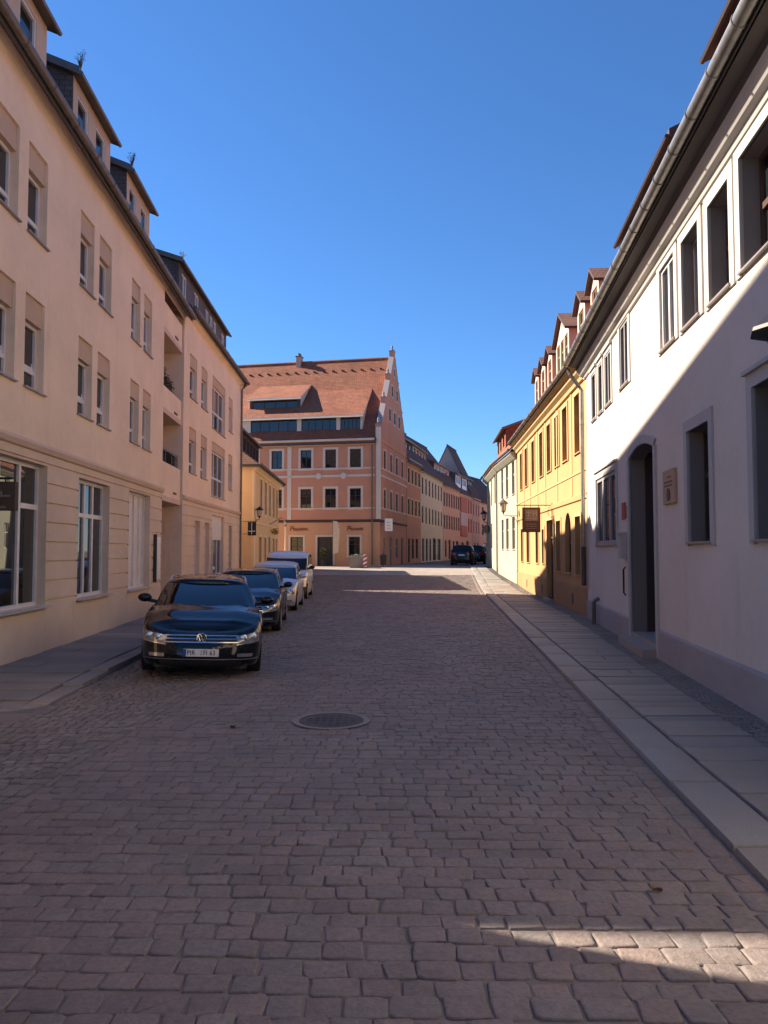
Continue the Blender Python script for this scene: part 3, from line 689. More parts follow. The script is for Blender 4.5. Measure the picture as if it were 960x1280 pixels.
shed_dormer(O, 14-10.7, 14-6.55, 1.35, 13.72, 10.25, mmo, .6, .3, [(14-10.45,14-6.8,12.9,13.6)], clad='dark_clad', cheek='stone_t', mt='tile', fr='frame_k', vs=(.25,.5,.75), fascia='stone_t', side_ov=.12)
for i in range(16):
    k = MB(); yv = 4.65; x = 1.2+i*.79; z = 10.25+mmo*yv
    k.box(x-.07,x+.07,yv-.10,yv+.04,z-.05,z+.06); k.build('roof_vent', M['tile_b'], O.root)
k = MB(); k.box(14-8.2,14-7.8,5.1,5.7,16.9,17.9,0); k.box(14-8.25,14-7.75,5.05,5.75,17.9,17.98,1)
for q in (5.25,5.55): k.lathe([(.09,0),(.09,.16),(.12,.18),(.12,.24)], (14-8.0,q,17.98), 10, 1)
k.build('chimney', [M['brownp'],M['zinc_d']], rf)
downpipe(O, 13.45, .9, 9.7, -.1, .05, 'zinc_d')
# ------------------------------------------------------------------ far houses of the left side
def far(name, label, P0, P1, ze, wm, nw, rows, gro, zr, D, mt, dorm=None, sur=None, fr='frame_k', z0=0.3, ww=.85, ov=.3, wgl='glass', corn='stone_t', gm=None, side='L'):
    d = (P1[0]-P0[0], P1[1]-P0[1]); L = math.hypot(*d)
    b = Bld(name, label, 'building', P0, d, 0, L)
    xs = [L*(i+.5)/nw for i in range(nw)]
    ops = [(x-ww/2,x+ww/2,a,c) for x in xs for a,c in rows]; go = [(L*a,L*c,p,q) for a,c,p,q in gro]
    mb = MB(); facade(mb, 0, L, z0, ze, ops+go, 0, .18); shell(mb, 0, L, z0, ze, D); mb.build('wall', M[wm], b.root)
    for op in ops: window(b, op, .1, fr, wgl, vs=(.5,), hs=(.6,), sur=sur, surw=.1, sill=None)
    for op in go: window(b, op, .12, 'frame_k', 'glass_b', vs=(.5,), hs=(.75,))
    strip(b, 0, L, [(.02,ze-.35),(-.08,ze-.3),(-.2,ze-.08),(-.2,ze),(.02,ze)], corn, 'cornice')
    r, mm = roof(b, 0, L, ze+.25, D*.5, zr, D, ov=ov, mt=mt, wallm=gm or wm)
    if dorm: dorm(b, L, ze+.25, mm)
    return b, r, L
R2z = ((5.1,6.5),(7.9,9.2))
def dA(b,L,ze,mm): shed_dormer(b, .8, L-.6, 2.6, 14.6, ze, mm, .3, .25, [(1.1+i*1.25,2.0+i*1.25,13.5,14.4) for i in range(4)], clad='dark_clad', cheek='slate', fr='frame_b', side_ov=.1); shed_dormer(b, .6, L-.8, .6, 11.9, ze, mm, .5, .2, [(1+i*1.5,2+i*1.5,11.0,11.7) for i in range(3)], clad='dark_clad', cheek='slate', fr='frame_k', side_ov=.1)
far('town_house','narrow orange town house with dark roof directly beyond the stepped gable',(1.98,66.6),(3.49,72.8),10.0,'orange',4,R2z,((.08,.22,.9,3),(.34,.5,1.2,3),(.62,.78,1.2,3)),16.5,8,'tile_b',dA,'ocher_t')
def dB(b,L,ze,mm): shed_dormer(b, 1, L-2, 1.6, 12.6, ze, mm, .3, .25, [(1.4+i*1.75,2.3+i*1.75,11.5,12.4) for i in range(6)], clad='brownp', cheek='tile_b', mt='tile_b', fr='frame_b', side_ov=.1)
b, r, L = far('town_house','cream town house with two rows of narrow windows beyond the orange ones',(3.5,72.85),(6.62,86.35),9.75,'offw',7,((4.6,6.2),(7.4,9.0)),((.05,.13,.9,3.1),(.2,.28,.9,3.1),(.35,.43,.9,3.1),(.5,.65,.9,3.2),(.72,.88,.9,3.2)),15.2,8.5,'tile_b',dB,None,z0=.3)
k = MB(); k.box(L*.28,L*.28+1,3.6,4.5,14,16.9,0); k.box(L*.28-.1,L*.28+1.1,3.5,4.6,16.9,17.1,1); k.build('chimney', [M['greyg'],M['zinc_d']], r)
def dC(b,L,ze,mm): shed_dormer(b, .8, L-.6, 1.2, 12.0, ze, mm, .35, .25, [(1.2+i*2,2.2+i*2,10.9,11.8) for i in range(4)], clad='brownp', cheek='tile_b', mt='tile_b', side_ov=.1)
far('town_house','pink town house with paired windows between the cream house and the red boards',(6.65,86.4),(9.5,96.3),9.5,'pink',7,((4.4,6.0),(7.0,8.6)),((.1,.2,1.2,3.1),(.3,.42,.9,3.2),(.55,.65,1.2,3.1),(.75,.9,1.2,3.1)),15.0,8.5,'tile_b',dC,'rose',ww=.8)
def dD(b,L,ze,mm):
    for x in (.4,4.8): shed_dormer(b, x, x+3.6, .6, 11.6, ze, mm, .35, .25, [(x+.3+i*1.05,x+1.2+i*1.05,10.5,11.4) for i in range(3)], clad='whitepaint', cheek='slate', mt='tile_d', side_ov=.1)
b, r, L = far('town_house','rose town house with red boarded windows and white dormers',(9.53,96.4),(12.1,105.2),9.25,'pink',5,((4.3,6.2),(6.9,8.7)),((.1,.3,.9,3),(.5,.7,.9,3.2)),13.6,8.5,'tile_b',dD,None,fr='red',wgl='red',ww=1.0)
for z0,z1,mt in ((6.85,8.75,'red'),(5.1,6.75,'lilac'),(3.7,5.05,'red')):
    k = MB(); k.box(.25,L*.52,-.12,-.03,z0+(.05 if mt!='lilac' else 0),z1); k.build('facade_board', M[mt], b.root)
b, r, L = far('gabled_house','tall narrow gabled house with grey gable wall and steep dark roof',(12.15,105.3),(13.95,111.6),9.2,'rose',3,((4.3,6.0),(6.8,8.4)),((.2,.4,.9,3),(.6,.8,1.2,3)),16.6,7.0,'tile_b',lambda b,L,ze,mm: shed_dormer(b, 1, 5, .8, 11.8, ze, mm, .3, .2, [(1.3,2.3,11,11.6),(3,4,11,11.6)], clad='dark_clad', cheek='slate'),None,fr='red',wgl='red',gm='greyg',ov=.2)
far('end_house','pink house closing the view at the far bend of the street',(14.0,111.7),(19.5,124),9.0,'peach',5,((4.2,5.8),(6.9,8.3)),((.1,.25,.9,3),(.5,.6,1.2,3)),13.5,8,'tile_b',None,None)

# unseen houses behind the pale green house, added to bounce sunlight onto the facades opposite
far('town_house','unseen cream town house added on the right of the far street for its bounced light',(16.5,86),(9.6,57.6),9.0,'offw',8,((4.6,6.2),(7.2,8.6)),((.1,.2,.9,3),(.4,.5,.9,3),(.7,.8,.9,3)),13,8,'tile_b',None,None)
far('town_house','unseen pale town house added farther along the right of the far street for its bounced light',(25,121),(16.6,86.2),9.0,'peach',9,((4.6,6.2),(7.2,8.6)),((.1,.2,.9,3),(.4,.5,.9,3),(.7,.8,.9,3)),13,8,'tile_b',None,None)

# ------------------------------------------------------------------ right: white house
PR1, dR1 = (3.30,0), (.1144,1)
R1 = Bld('white_house','white plastered house with grey trims and arched doorway on the right','building',PR1,dR1,-7,22.12,'R')
S = R1.S; WR1 = R1.W
opl = dict(u1=(7.95,9.2,5.32,6.72), u2=(9.6,10.45,5.32,6.68), u3=(10.92,11.8,5.36,6.72), u4=(12.25,13.2,5.38,6.78), u5=(15.95,16.85,5.5,6.85),
 t1=(17.95,18.75,5.45,6.7), t2=(19.15,19.75,5.45,6.7), t3=(20.2,20.85,5.45,6.7), g1=(7.6,8.95,2.08,3.85), g2=(10.62,11.7,2.08,3.75),
 g3=(17.55,20.35,2.1,3.8), door=(13.85,16.05,.1,4.0), v1=(-5,-4,5.3,6.7), v2=(-1.5,-.5,5.3,6.7), v3=(2,3,5.3,6.7), v4=(5,6,5.3,6.7), q1=(-5,-4,2,3.8), q2=(-1.5,-.5,2,3.8), q3=(2,3,2,3.8), q4=(4.9,6.1,2,3.8))
O1 = {k_: R1.ops([v])[0] for k_, v in opl.items()}
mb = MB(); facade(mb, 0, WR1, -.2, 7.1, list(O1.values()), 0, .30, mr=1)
a,c,p0,q0 = O1['door']                      # segmental arch over the doorway
n = 10; ap = [(a+(c-a)*i/n, q0-.17*( (2*i/n-1)**2)) for i in range(n+1)]
for i in range(n):
    (xa,za),(xb,zb) = ap[i],ap[i+1]
    mb.poly([(xa,.001,za),(xb,.001,zb),(xb,.001,q0),(xa,.001,q0)], 0); mb.poly([(xa,.001,za),(xa,.3,za),(xb,.3,zb),(xb,.001,zb)], 1)
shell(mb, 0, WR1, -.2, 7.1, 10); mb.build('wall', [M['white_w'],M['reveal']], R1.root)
for xa,xb in ((0,a-.16),(c+.16,WR1)):
    k = MB(); k.prism_x([(0,-.2),(-.035,-.2),(-.035,.52),(-.02,.55),(0,.56)], xa, xb); k.build('plinth', M['plinth'], R1.root)
k = MB()                                   # door surround follows the arch
k.box(a-.16,a,-.04,.02,-.1,q0-.17); k.box(c,c+.16,-.04,.02,-.1,q0-.17)
op_ = [(a-.16+(c-a+.32)*i/n, q0+.17-.23*((2*i/n-1)**2)) for i in range(n+1)]
for i in range(n):
    (x0_,z0_),(x1_,z1_) = op_[i],op_[i+1]; (xa,za),(xb,zb) = ap[i],ap[i+1]
    k.slab([(xa,-.04,za),(xb,-.04,zb),(x1_,-.04,z1_),(x0_,-.04,z0_)][::-1], (0,.06,0))
k.build('door_surround', M['grey_t'], R1.root)
k = MB(); k.box(a,c,.52,.60,.28,q0); dr = k.build('door', M['door_d'], R1.root)
k = MB()
for i in range(2):
    xa = a+.12+i*(c-a)/2; xb = xa+(c-a)/2-.24
    for z0_,z1_ in ((.45,1.2),(1.35,2.6),(2.8,3.5)):
        for q in ((xa,xb,z0_,z0_+.05),(xa,xb,z1_-.05,z1_),(xa,xa+.05,z0_,z1_),(xb-.05,xb,z0_,z1_)): k.box(q[0],q[1],.49,.518,q[2],q[3])
k.build('door_panelling', M['door_d'], dr)
k = MB(); k.tube([((a+c)/2+.08,.5,1.35),((a+c)/2+.08,.42,1.35),((a+c)/2+.2,.42,1.35)], .014, 8); k.build('door_handle', M['brass'], dr)
k = MB(); k.box(a-.0,c+.0,-.02,.62,-.1,.28); k.box(a-.05,c+.05,-.28,-.02,-.1,.19); k.build('door_step', M['stone_step'], R1.root)
k = MB(); k.box(a+.001,c-.001,.3,.52,q0-.02,q0-.002); k.box(a+.001,a+.02,.3,.52,.28,q0-.02); k.box(c-.02,c-.001,.3,.52,.28,q0-.02); k.build('door_reveal', M['door_d'], R1.root)
for n_,kw in (('u1',dict(fr='frame_b',vs=(.5,),hs=(.55,),yin=.26)),('u2',dict(fr='frame_b',vs=(.5,),hs=(.55,),yin=.26)),('u3',dict(fr='frame_g',vs=(.5,),yin=.2)),('u4',dict(fr='frame',vs=(.5,),yin=.06,lintel=True)),('u5',dict(fr='frame_g',vs=(.5,),yin=.04,lintel=True)),
  ('t1',dict(fr='frame_g',vs=(.5,),yin=.03,lintel=True)),('t2',dict(fr='frame_g',yin=.03,lintel=True)),('t3',dict(fr='frame_g',yin=.03,lintel=True)),('g1',dict(fr='frame_k',vs=(.5,),hs=(.6,),yin=.27,lintel=True)),('g2',dict(fr='frame_k',vs=(.5,),hs=(.6,),yin=.27)),
  ('g3',dict(fr='frame_g',vs=(.333,.666),yin=.05,fw=.09,bar=.09,lintel=True))):
    yin = kw.pop('yin'); window(R1, O1[n_], yin, sur='grey_t', surw=.17 if n_[0] != 't' else .1, sill='sill', surp=.03, **kw)
for n_ in ('v1','v2','v3','v4','q1','q2','q3','q4'): window(R1, O1[n_], .22, 'frame_b', vs=(.5,), hs=(.6,), sur='grey_t', surw=.17, sill='sill')
strip(R1, -.05, WR1+.1, [(.02,6.86),(-.05,6.88),(-.08,6.95),(-.15,6.98),(-.20,7.05),(-.24,7.12),(.02,7.12)], 'grey_t', 'cornice')
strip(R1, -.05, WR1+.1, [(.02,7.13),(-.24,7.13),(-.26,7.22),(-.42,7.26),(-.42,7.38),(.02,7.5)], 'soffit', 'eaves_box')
rf, mmr = roof(R1, 0, WR1, 7.92, 5, 13.6, 10, ov=.46, mt='tile_b', wallm='white_w')
gutter(R1, -.1, WR1+.1, -.53, 7.36, .085, 'zinc', rings=.85)
for s0_,s1_ in ((15.0,20.15),(5.0,12.3)):
    shed_dormer(R1, S(s1_), S(s0_), .82, 10.12, 7.92, mmr, .5, .22, R1.ops([(s0_+.6+i*1.9,s0_+1.6+i*1.9,9.4,10.1) for i in range(3)]), clad='dark_clad', cheek='dark_clad', mt='tile_b', fascia='dark_clad', side_ov=.2)
downpipe(R1, S(22.02), .95, 6.55, -.12, .055, 'zinc', 'castiron', swan=(.0,-.38,.62))
# things fixed to the white house
q = MB(R1.mat); q.box(S(13.1),S(12.35),-.05,-.004,2.72,3.28); o = tag(q.build('stone_plaque', M['sandstone']), 'sandstone memorial plaque between the arched doorway and the tall window', 'plaque')
q = MB(R1.mat)
for z,x0_,x1_ in ((3.16,.3,.55),(3.08,.12,.62),(3.02,.12,.62)): q.box(S(13.1)+x0_*.75/.75,S(13.1)+x1_,-.056,-.05,z-.012,z+.012)
q.lathe([(.11,0),(.11,.01),(.08,.012),(.001,.012)], (S(12.72),-.05,2.87), 12, M=Matrix.Rotation(R(90),4,'X')); q.build('carving', M['sign_brown'], o)
q = MB(R1.mat); q.box(S(16.85),S(16.5),-.03,-.004,2.62,2.98); tag(q.build('wall_sign', M['sign_red']), 'small red sign on the white wall left of the doorway', 'sign')
q = MB(R1.mat); q.box(S(16.4),S(16.27),-.03,-.004,2.64,2.9); tag(q.build('house_number_plate', M['zinc_d']), 'small dark plate beside the red sign at the doorway', 'sign')
q = MB(R1.mat); q.box(S(16.72),S(16.45),-.14,-.004,1.78,2.3); q.box(S(16.72)-.02,S(16.45)+.02,-.16,-.004,2.3,2.34); tag(q.build('letter_box', M['grey_t']), 'grey letter box on the white wall beside the doorway', 'letter box')
q = MB(R1.mat); q.tube([(S(16.42),-.05,1.0),(S(16.42),-.09,1.05),(S(16.42),-.09,1.55),(S(16.42),-.05,1.6)], .02, 8); tag(q.build('handrail', M['iron'], None, True, 40), 'short black iron grab rail left of the doorway', 'handrail')
q = MB(R1.mat); q.tube([(S(20.1),-.15,.0),(S(20.1),-.15,.62)], .05, 8); q.tube([(S(20.1),-.15,.62),(S(20.1),-.02,.72)], .05, 8); tag(q.build('vent_pipe', M['zinc_d'], None, True, 40), 'short grey pipe standing at the foot of the white wall', 'pipe')

# ------------------------------------------------------------------ right: yellow house
PR2, dR2 = (4.575,0), (.0593,1)
R2 = Bld('yellow_house','sunlit yellow house with a row of gabled dormers on the right','building',PR2,dR2,22.06,39.85,'R')
S = R2.S; WR2 = R2.W
ux = [(23.1,23.95),(25.25,26.15),(26.95,27.8),(28.75,29.65),(30.75,31.65),(33.2,34.1),(35.6,36.5),(37.6,38.45)]
up = R2.ops([(a,c,4.95,6.75) for a,c in ux])
gd = dict(l1=(23.25,24.1,1.2,3.0), arch=(24.92,26.0,1.22,3.2), l3=(26.8,27.75,1.22,3.0), door=(28.35,29.95,.15,3.1), l4=(30.7,31.25,1.42,2.8), l5=(32.3,33.1,1.42,2.8), l6=(35.2,36.2,1.4,3.0), l7=(37.6,38.4,1.4,3.0))
O2 = {k_: R2.ops([v])[0] for k_, v in gd.items()}
mb = MB(); facade(mb, 0, WR2, -.2, 7.1, up+list(O2.values()), 0, .26)
a,c,p0,q0 = O2['arch']; rr = (c-a)/2
for i in range(10):
    t0, t1 = math.pi*i/10, math.pi*(i+1)/10
    xa,za,xb,zb = a+rr-rr*math.cos(t0), q0-rr+rr*math.sin(t0), a+rr-rr*math.cos(t1), q0-rr+rr*math.sin(t1)
    mb.poly([(xa,.001,za),(xb,.001,zb),(xb,.001,q0+.001),(xa,.001,q0+.001)]); mb.poly([(xa,.001,za),(xa,.26,za),(xb,.26,zb),(xb,.001,zb)])
shell(mb, 0, WR2, -.2, 7.1, 9.5); mb.build('wall', M['yellow'], R2.root)
for xa,xb in ((0,O2['door'][0]-.1),(O2['door'][1]+.1,WR2)):
    k = MB(); k.prism_x([(0,-.2),(-.04,-.2),(-.04,.85),(0,.88)], xa, xb); k.build('plinth', M['yellow_p'], R2.root)
strip(R2, 0, WR2, [(0,3.45),(-.05,3.48),(-.09,3.62),(0,3.66)], 'yellow_t', 'string_course')
strip(R2, 0, WR2, [(0,4.28),(-.03,4.3),(-.03,4.36),(0,4.38)], 'yellow_t', 'sill_band')
strip(R2, 0, WR2, [(.02,6.98),(-.07,7.0),(-.1,7.1),(-.22,7.2),(-.25,7.3),(-.36,7.4),(-.36,7.48),(.02,7.5)], 'yellow_t', 'cornice')
for op in up: window(R2, op, .17, 'frame_y', 'glass_b', vs=(.5,), hs=(.62,), sur='yellow_t', surw=.13, surp=.035, sill='yellow_t')
for n_,op in O2.items():
    if n_ == 'door':
        w = window(R2, op, .2, 'door_b', 'door_b', vs=(.5,), hs=(.78,), sur='yellow_t', surw=.16); w.name = 'door'
    else: window(R2, op, .19, 'frame_b', 'glass_b', vs=(.5,), hs=(.62,) if n_ != 'arch' else (.5,), sur='yellow_t' if n_ != 'arch' else None, surw=.12, sill='yellow_t')
k = MB(); k.box(O2['door'][0],O2['door'][1],-.2,.3,-.1,.15); k.build('door_step', M['stone_step'], R2.root)
for s_ in (24.6,27.4,30.2,32.4,34.8,37.05):
    k = MB(); k.box(S(s_)-.09,S(s_)+.09,-.02,.02,3.68,4.27); k.box(S(s_)-.09,S(s_)+.09,-.02,.02,4.4,6.97); k.build('pilaster', M['yellow_t'], R2.root)
for s_ in (24.5,31.2,36):
    k = MB(); k.box(S(s_)-.12,S(s_)+.12,-.05,-.03,.25,.6); k.build('cellar_vent', M['castiron'], R2.root)
rf, mmr2 = roof(R2, 0, WR2, 7.98, 4.75, 13.6, 9.5, ov=.4, mt='tile', wallm='yellow')
gutter(R2, 0, WR2, -.45, 7.5, .075, 'zinc_d')
for s_,w_,zt,za,n_ in ((25.1,1.25,10.72,11.2,1),(27.35,1.35,10.7,11.2,1),(31.3,3.0,10.7,11.62,3),(34.6,1.35,10.7,11.15,1),(36.65,1.35,10.7,11.15,1),(38.85,1.3,10.7,11.15,1)):
    gable_dormer(R2, S(s_), w_, .9, zt, za, 7.98, mmr2, nwin=n_, mt='tile_b')

# ------------------------------------------------------------------ right: pale green house (two facets at the bend)
PR3, dR3 = (6.47,0), (.011,1)
R3 = Bld('pale_green_house','pale green white house at the bend beyond the yellow house','building',PR3,dR3,39.9,46.9,'R')
S = R3.S
up = R3.ops([(a,c,4.95,6.7) for a,c in ((40.6,41.45),(42.8,43.65),(44.7,45.5))]); lo = R3.ops([(a,c,2.0,3.75) for a,c in ((40.6,41.5),(42.8,43.7),(44.7,45.5))])
mb = MB(); facade(mb, 0, 7, -.2, 7.05, up+lo, 0, .22); shell(mb, 0, 7, -.2, 7.05, 9)
P3b = (6.986,46.9); d3b = Vector((.058,1,0)).normalized()
far_end = (P3b[0]+d3b.x*9, P3b[1]+d3b.y*9); Tb = R3.sub(far_end, (-.058,-1))
upb = [(x,x+.85,4.95,6.7) for x in (1.2,3.6,6.4)]; lob = [(1.2,2.0,2.1,3.75),(3.6,4.5,2.1,3.75),(7.4,8.3,.4,3.2)]
mb.T = Tb; facade(mb, 0, 9, -.2, 7.05, upb+lob, 0, .22); mb.poly([(0,0,-.2),(0,0,7.05),(0,9,7.05),(0,9,-.2)]); mb.poly([(0,0,7.05),(9,0,7.05),(9,9,7.05),(0,9,7.05)])
mb.build('wall', M['green_w'], R3.root)
for op in up+lo: window(R3, op, .12, 'frame_g', 'glass', vs=(.5,), hs=(.62,), sill='sill_s')
for i,op in enumerate(upb+lob):
    w = window(R3, op, .12, 'frame' if i < 5 else 'door_d', 'glass' if i < 5 else 'door_d', vs=(.5,), hs=(.62,), sill=None, T=Tb)
    if i == 5: w.name = 'door'
for T,L_ in ((None,7),(Tb,9)):
    strip(R3, 0, L_, [(.02,6.72),(-.08,6.76),(-.3,6.98),(-.34,7.1),(.02,7.12)], 'green_w', 'cornice', T)
    g_ = MB(T); g_.tube([(-.1,-.42,7.2),(L_,-.42,7.2)], .07, 8); g_.build('gutter', M['zinc'], R3.root, True, 40)
mb = MB(); mm = 1.15
for T,L_ in ((None,7),(Tb,9)):
    mb.T = T; mb.slab([(0,-.4,7.2),(L_,-.4,7.2),(L_,4.5,7.2+4.9*mm),(0,4.5,7.2+4.9*mm)], (0,0,-.12)); mb.slab([(L_,9.4,7.2),(0,9.4,7.2),(0,4.5,7.2+4.9*mm),(L_,4.5,7.2+4.9*mm)], (0,0,-.12))
mb.T = Tb; mb.poly([(0,0,7.05),(0,4.5,7.2+4.8*mm),(0,9,7.05)])
mb.build('roof', M['tile'], R3.root)
oldT = R3.T; R3.T = Tb
shed_dormer(R3, .8, 6.8, .7, 9.75, 7.66, mm, .4, .25, [(1.2+i*1.9,2.2+i*1.9,8.75,9.55) for i in range(3)], clad='tile', cheek='tile', mt='tile', fr='frame_k', side_ov=.12)
R3.T = oldT
k = MB(); k.tube([(.05,-.1,.6),(.05,-.1,6.8),(.05,-.4,7.15)], .05, 8); k.build('downpipe', M['zinc'], R3.root, True, 40)
k = MB(); k.prism_x([(0,-.2),(-.03,-.2),(-.03,.9),(0,.92)], 0, 7); k.build('plinth', M['green_w'], R3.root)
# ------------------------------------------------------------------ cars
def carpaint(name, c, metal=.0, rough=.28):
    m, nt, b = nodes(name); v = objco(nt)
    n1 = noise(nt, v, 6, 5)                  # light road dust low down
    sx = N(nt,'ShaderNodeSeparateXYZ'); nt.links.new(v, sx.inputs[0])
    nt.links.new(mixc(nt, ramp(nt,n1,.3,.8), c, tuple(x*1.15+.002 for x in c)), b.inputs['Base Color'])
    b.inputs['Metallic'].default_value = metal; b.inputs['Roughness'].default_value = rough
    b.inputs['Coat Weight'].default_value = .75; b.inputs['Coat Roughness'].default_value = .02
    if metal < .3: b.inputs['Specular IOR Level'].default_value = .05
    return m
M['p_black'] = carpaint('black_paint',(.004,.005,.008)); M['p_dark'] = carpaint('dark_blue_paint',(.006,.009,.016),.1)
M['p_silver'] = carpaint('silver_paint',(.50,.51,.54),.4,.35); M['p_van'] = carpaint('grey_van_paint',(.66,.64,.61),.3,.35); M['p_far'] = carpaint('dark_green_paint',(.012,.018,.02),.1)
M['chrome'] = flat('chrome',(.62,.62,.61),.22,1,.03); M['blackpl'] = flat('black_plastic',(.012,.012,.013),.55); M['tyre'] = flat('tyre_rubber',(.018,.018,.018),.85,bs=.3)
M['alloy'] = flat('alloy',(.30,.30,.31),.3,.8); M['carglass'] = glassy('car_glass',(.004,.005,.006),.015,.0); M['carglass'].node_tree.nodes['Principled BSDF'].inputs['Specular IOR Level'].default_value = .42; M['lampc'] = flat('headlamp_glass',(.26,.26,.265),.1,.25,.3,spec=.8,coat=1,scale=25)
M['lampr'] = flat('tail_lamp',(.22,.01,.008),.15,coat=1); M['plate'] = flat('plate_white',(.75,.75,.72),.4,var=.03); M['eu'] = flat('plate_blue',(.01,.05,.30),.4); M['ink'] = flat('plate_ink',(.012,.012,.012),.5)
M['papers'] = flat('grey_mirror',(.35,.38,.42),.05,1)

def lerp(tab, x):
    if x <= tab[0][0]: return tab[0][1]
    for (a,p),(b,q) in zip(tab,tab[1:]):
        if x <= b:
            t = (x-a)/(b-a) if b > a else 0; t = t*t*(3-2*t)*.35+t*.65; return p+(q-p)*t
    return tab[-1][1]
def car(label, group, loc, heading, kind, paint, roll=0, text=None, rails=False, low='body'):
    K = dict(
     wagon=dict(L=4.77,W=1.85,H=1.47,deck=[(-2.385,1.02),(-1.6,1.02),(.2,.975),(1.0,.975),(1.55,.925),(2.15,.80),(2.385,.70)],ws=(1.12,.22),rw=(-2.16,-1.72),wb=2.79,fo=.93,fd=.06,yt=.60,ytr=.55),
     hatch=dict(L=4.2,W=1.76,H=1.58,deck=[(-2.1,1.02),(-1.4,1.02),(.4,.98),(1.05,1.0),(1.5,.94),(1.9,.82),(2.1,.74)],ws=(1.2,.28),rw=(-1.95,-1.6),wb=2.58,fo=.85,fd=.13,yt=.64,ytr=.6),
     van=dict(L=4.4,W=1.84,H=1.93,deck=[(-2.2,1.15),(-1.4,1.15),(.4,1.10),(1.2,1.16),(1.65,1.09),(2.0,.98),(2.2,.88)],ws=(1.45,.78),rw=(-2.16,-2.08),wb=2.68,fo=.85,fd=.22,yt=.72,ytr=.71))[kind]
    L,W,H = K['L'],K['W']/2,K['H']; xf, xr_ = L/2, -L/2; deck = K['deck']
    xw = (xf-K['fo'], xf-K['fo']-K['wb']); rwh = .325; rarch = .365
    root = empty('parked_car', loc, math.atan2(heading[1],heading[0]))
    root.rotation_euler = (roll, 0, math.atan2(heading[1],heading[0]))
    tag(root, label, 'car', group)
    P = M[paint]
    half = [(xf,0),(xf-.012,.32*W),(xf-.06,.60*W),(xf-.15,.80*W),(xf-.30,.92*W),(xf-.55,.975*W),(xf-.95,1.0*W)]
    x = xf-1.0
    while x > xr_+.9: half.append((x, W)); x -= .04
    half += [(xr_+.85,.995*W),(xr_+.45,.965*W),(xr_+.2,.90*W),(xr_+.08,.78*W),(xr_+.02,.5*W),(xr_,.2*W),(xr_,0)]
    dense = []
    for i in range(len(half)-1):             # Catmull-Rom through the plan outline
        p0,p1,p2,p3 = half[max(i-1,0)],half[i],half[i+1],half[min(i+2,len(half)-1)]
        if i == 0: p0 = (p1[0]-.01,-p2[1])
        n = max(1,int(math.hypot(p2[0]-p1[0],p2[1]-p1[1])/.035))
        for k in range(n):
            t = k/n
            dense.append(tuple(.5*((2*b)+(-a+c)*t+(2*a-5*b+4*c-d)*t*t+(-a+3*b-3*c+d)*t**3) for a,b,c,d in zip(p0,p1,p2,p3)))
    dense.append(half[-1]); dense[0] = (xf,0)
    S_ = [0]
    for a,b in zip(dense,dense[1:]): S_.append(S_[-1]+math.hypot(a[0]-b[0],a[1]-b[1]))
    def plan(s):
        s = min(max(s,0),S_[-1]-1e-6); lo, hi = 0, len(S_)-1
        while hi-lo > 1:
            m_ = (lo+hi)//2
            if S_[m_] <= s: lo = m_
            else: hi = m_
        t = (s-S_[lo])/(S_[hi]-S_[lo]); a,b = dense[lo],dense[hi]; return a[0]+(b[0]-a[0])*t, a[1]+(b[1]-a[1])*t
    gw = [(0,.955),(.15,.985),(.45,1.0),(.72,.995),(.9,.975),(1,.935)]
    fo = [(0,-.10),(.10,-.02),(.25,0),(.5,-.012),(.7,-.035),(.86,-.085),(.95,-.15),(1,-.25)]
    ro = [(0,.10),(.15,.02),(.35,0),(.6,.03),(1,.10)]
    def zb(x):
        z = .20 if x < xf-.5 else .20-.02*(x-xf+.5)/.5
        for w in xw:
            dx = abs(x-w)
            if dx < rarch: z = max(z, rwh+math.sqrt(rarch**2-dx**2))
        return z
    def surf(s, f, off=0):
        sg = -1 if s < 0 else 1; x,y = plan(abs(s)); zt = lerp(deck,x); z0 = zb(x)
        wf = min(1,max(0,(x-(xf-.9))/.75)); wr = min(1,max(0,((xr_+.6)-x)/.5))
        xx = x+lerp(fo,f)*wf*(1 if wf>0 else 0)+lerp(ro,f)*wr
        return Vector((xx, sg*y*lerp(gw,f), z0+(zt-z0)*f))
    def surfz(s, z, off=0):
        x,_ = plan(abs(s)); zt, z0 = lerp(deck,x), zb(x); f = min(1,max(0,(z-z0)/(zt-z0)))
        p = surf(s,f)
        if off:
            e = .02; a = surf(s+e,f)-surf(s-e,f); b = surf(s,min(1,f+.03))-surf(s,max(0,f-.03)); n = a.cross(b).normalized()
            q = Vector((p.x, p.y, 0))
            if n.dot(q) < 0: n = -n
            p = p+n*off
        return p
    FR = [0,.06,.14,.24,.36,.5,.64,.76,.86,.93,.97,1]
    mb = MB(); ss = [q for q in S_]
    left = [[mb.p(surf(s,f)) for f in FR] for s in ss]; right = [left[0]]+[[mb.p(surf(-s,f)) for f in FR] for s in ss[1:-1]]+[left[-1]]
    for A in (left,right):
        for i in range(len(ss)-1):
            for k in range(len(FR)-1):
                q = [A[i][k],A[i+1][k],A[i+1][k+1],A[i][k+1]]; mb.f.append(q if A is left else q[::-1]); mb.m.append(0)
    def crown(x): return .045 if x > K['ws'][0]-.3 else .01
    mid = 10; rows_ = []                      # bonnet / deck
    for i in range(len(ss)):
        a, b = mb.v[left[i][-1]], mb.v[right[i][-1]]; row = [left[i][-1]]
        for k in range(1,mid):
            t = k/mid; yy = 2*t-1; c = min(1,abs(a.y)/(.6*W))
            cz = crown(a.x)*(1-yy**4)*c
            if K['ws'][0]-.2 < a.x < xf-.4: cz += .014*math.exp(-((abs(yy)-.58)/.07)**2)*c     # bonnet creases
            row.append(mb.p(a.lerp(b,t)+Vector((0,0,cz))))
        row.append(right[i][-1]); rows_.append(row)
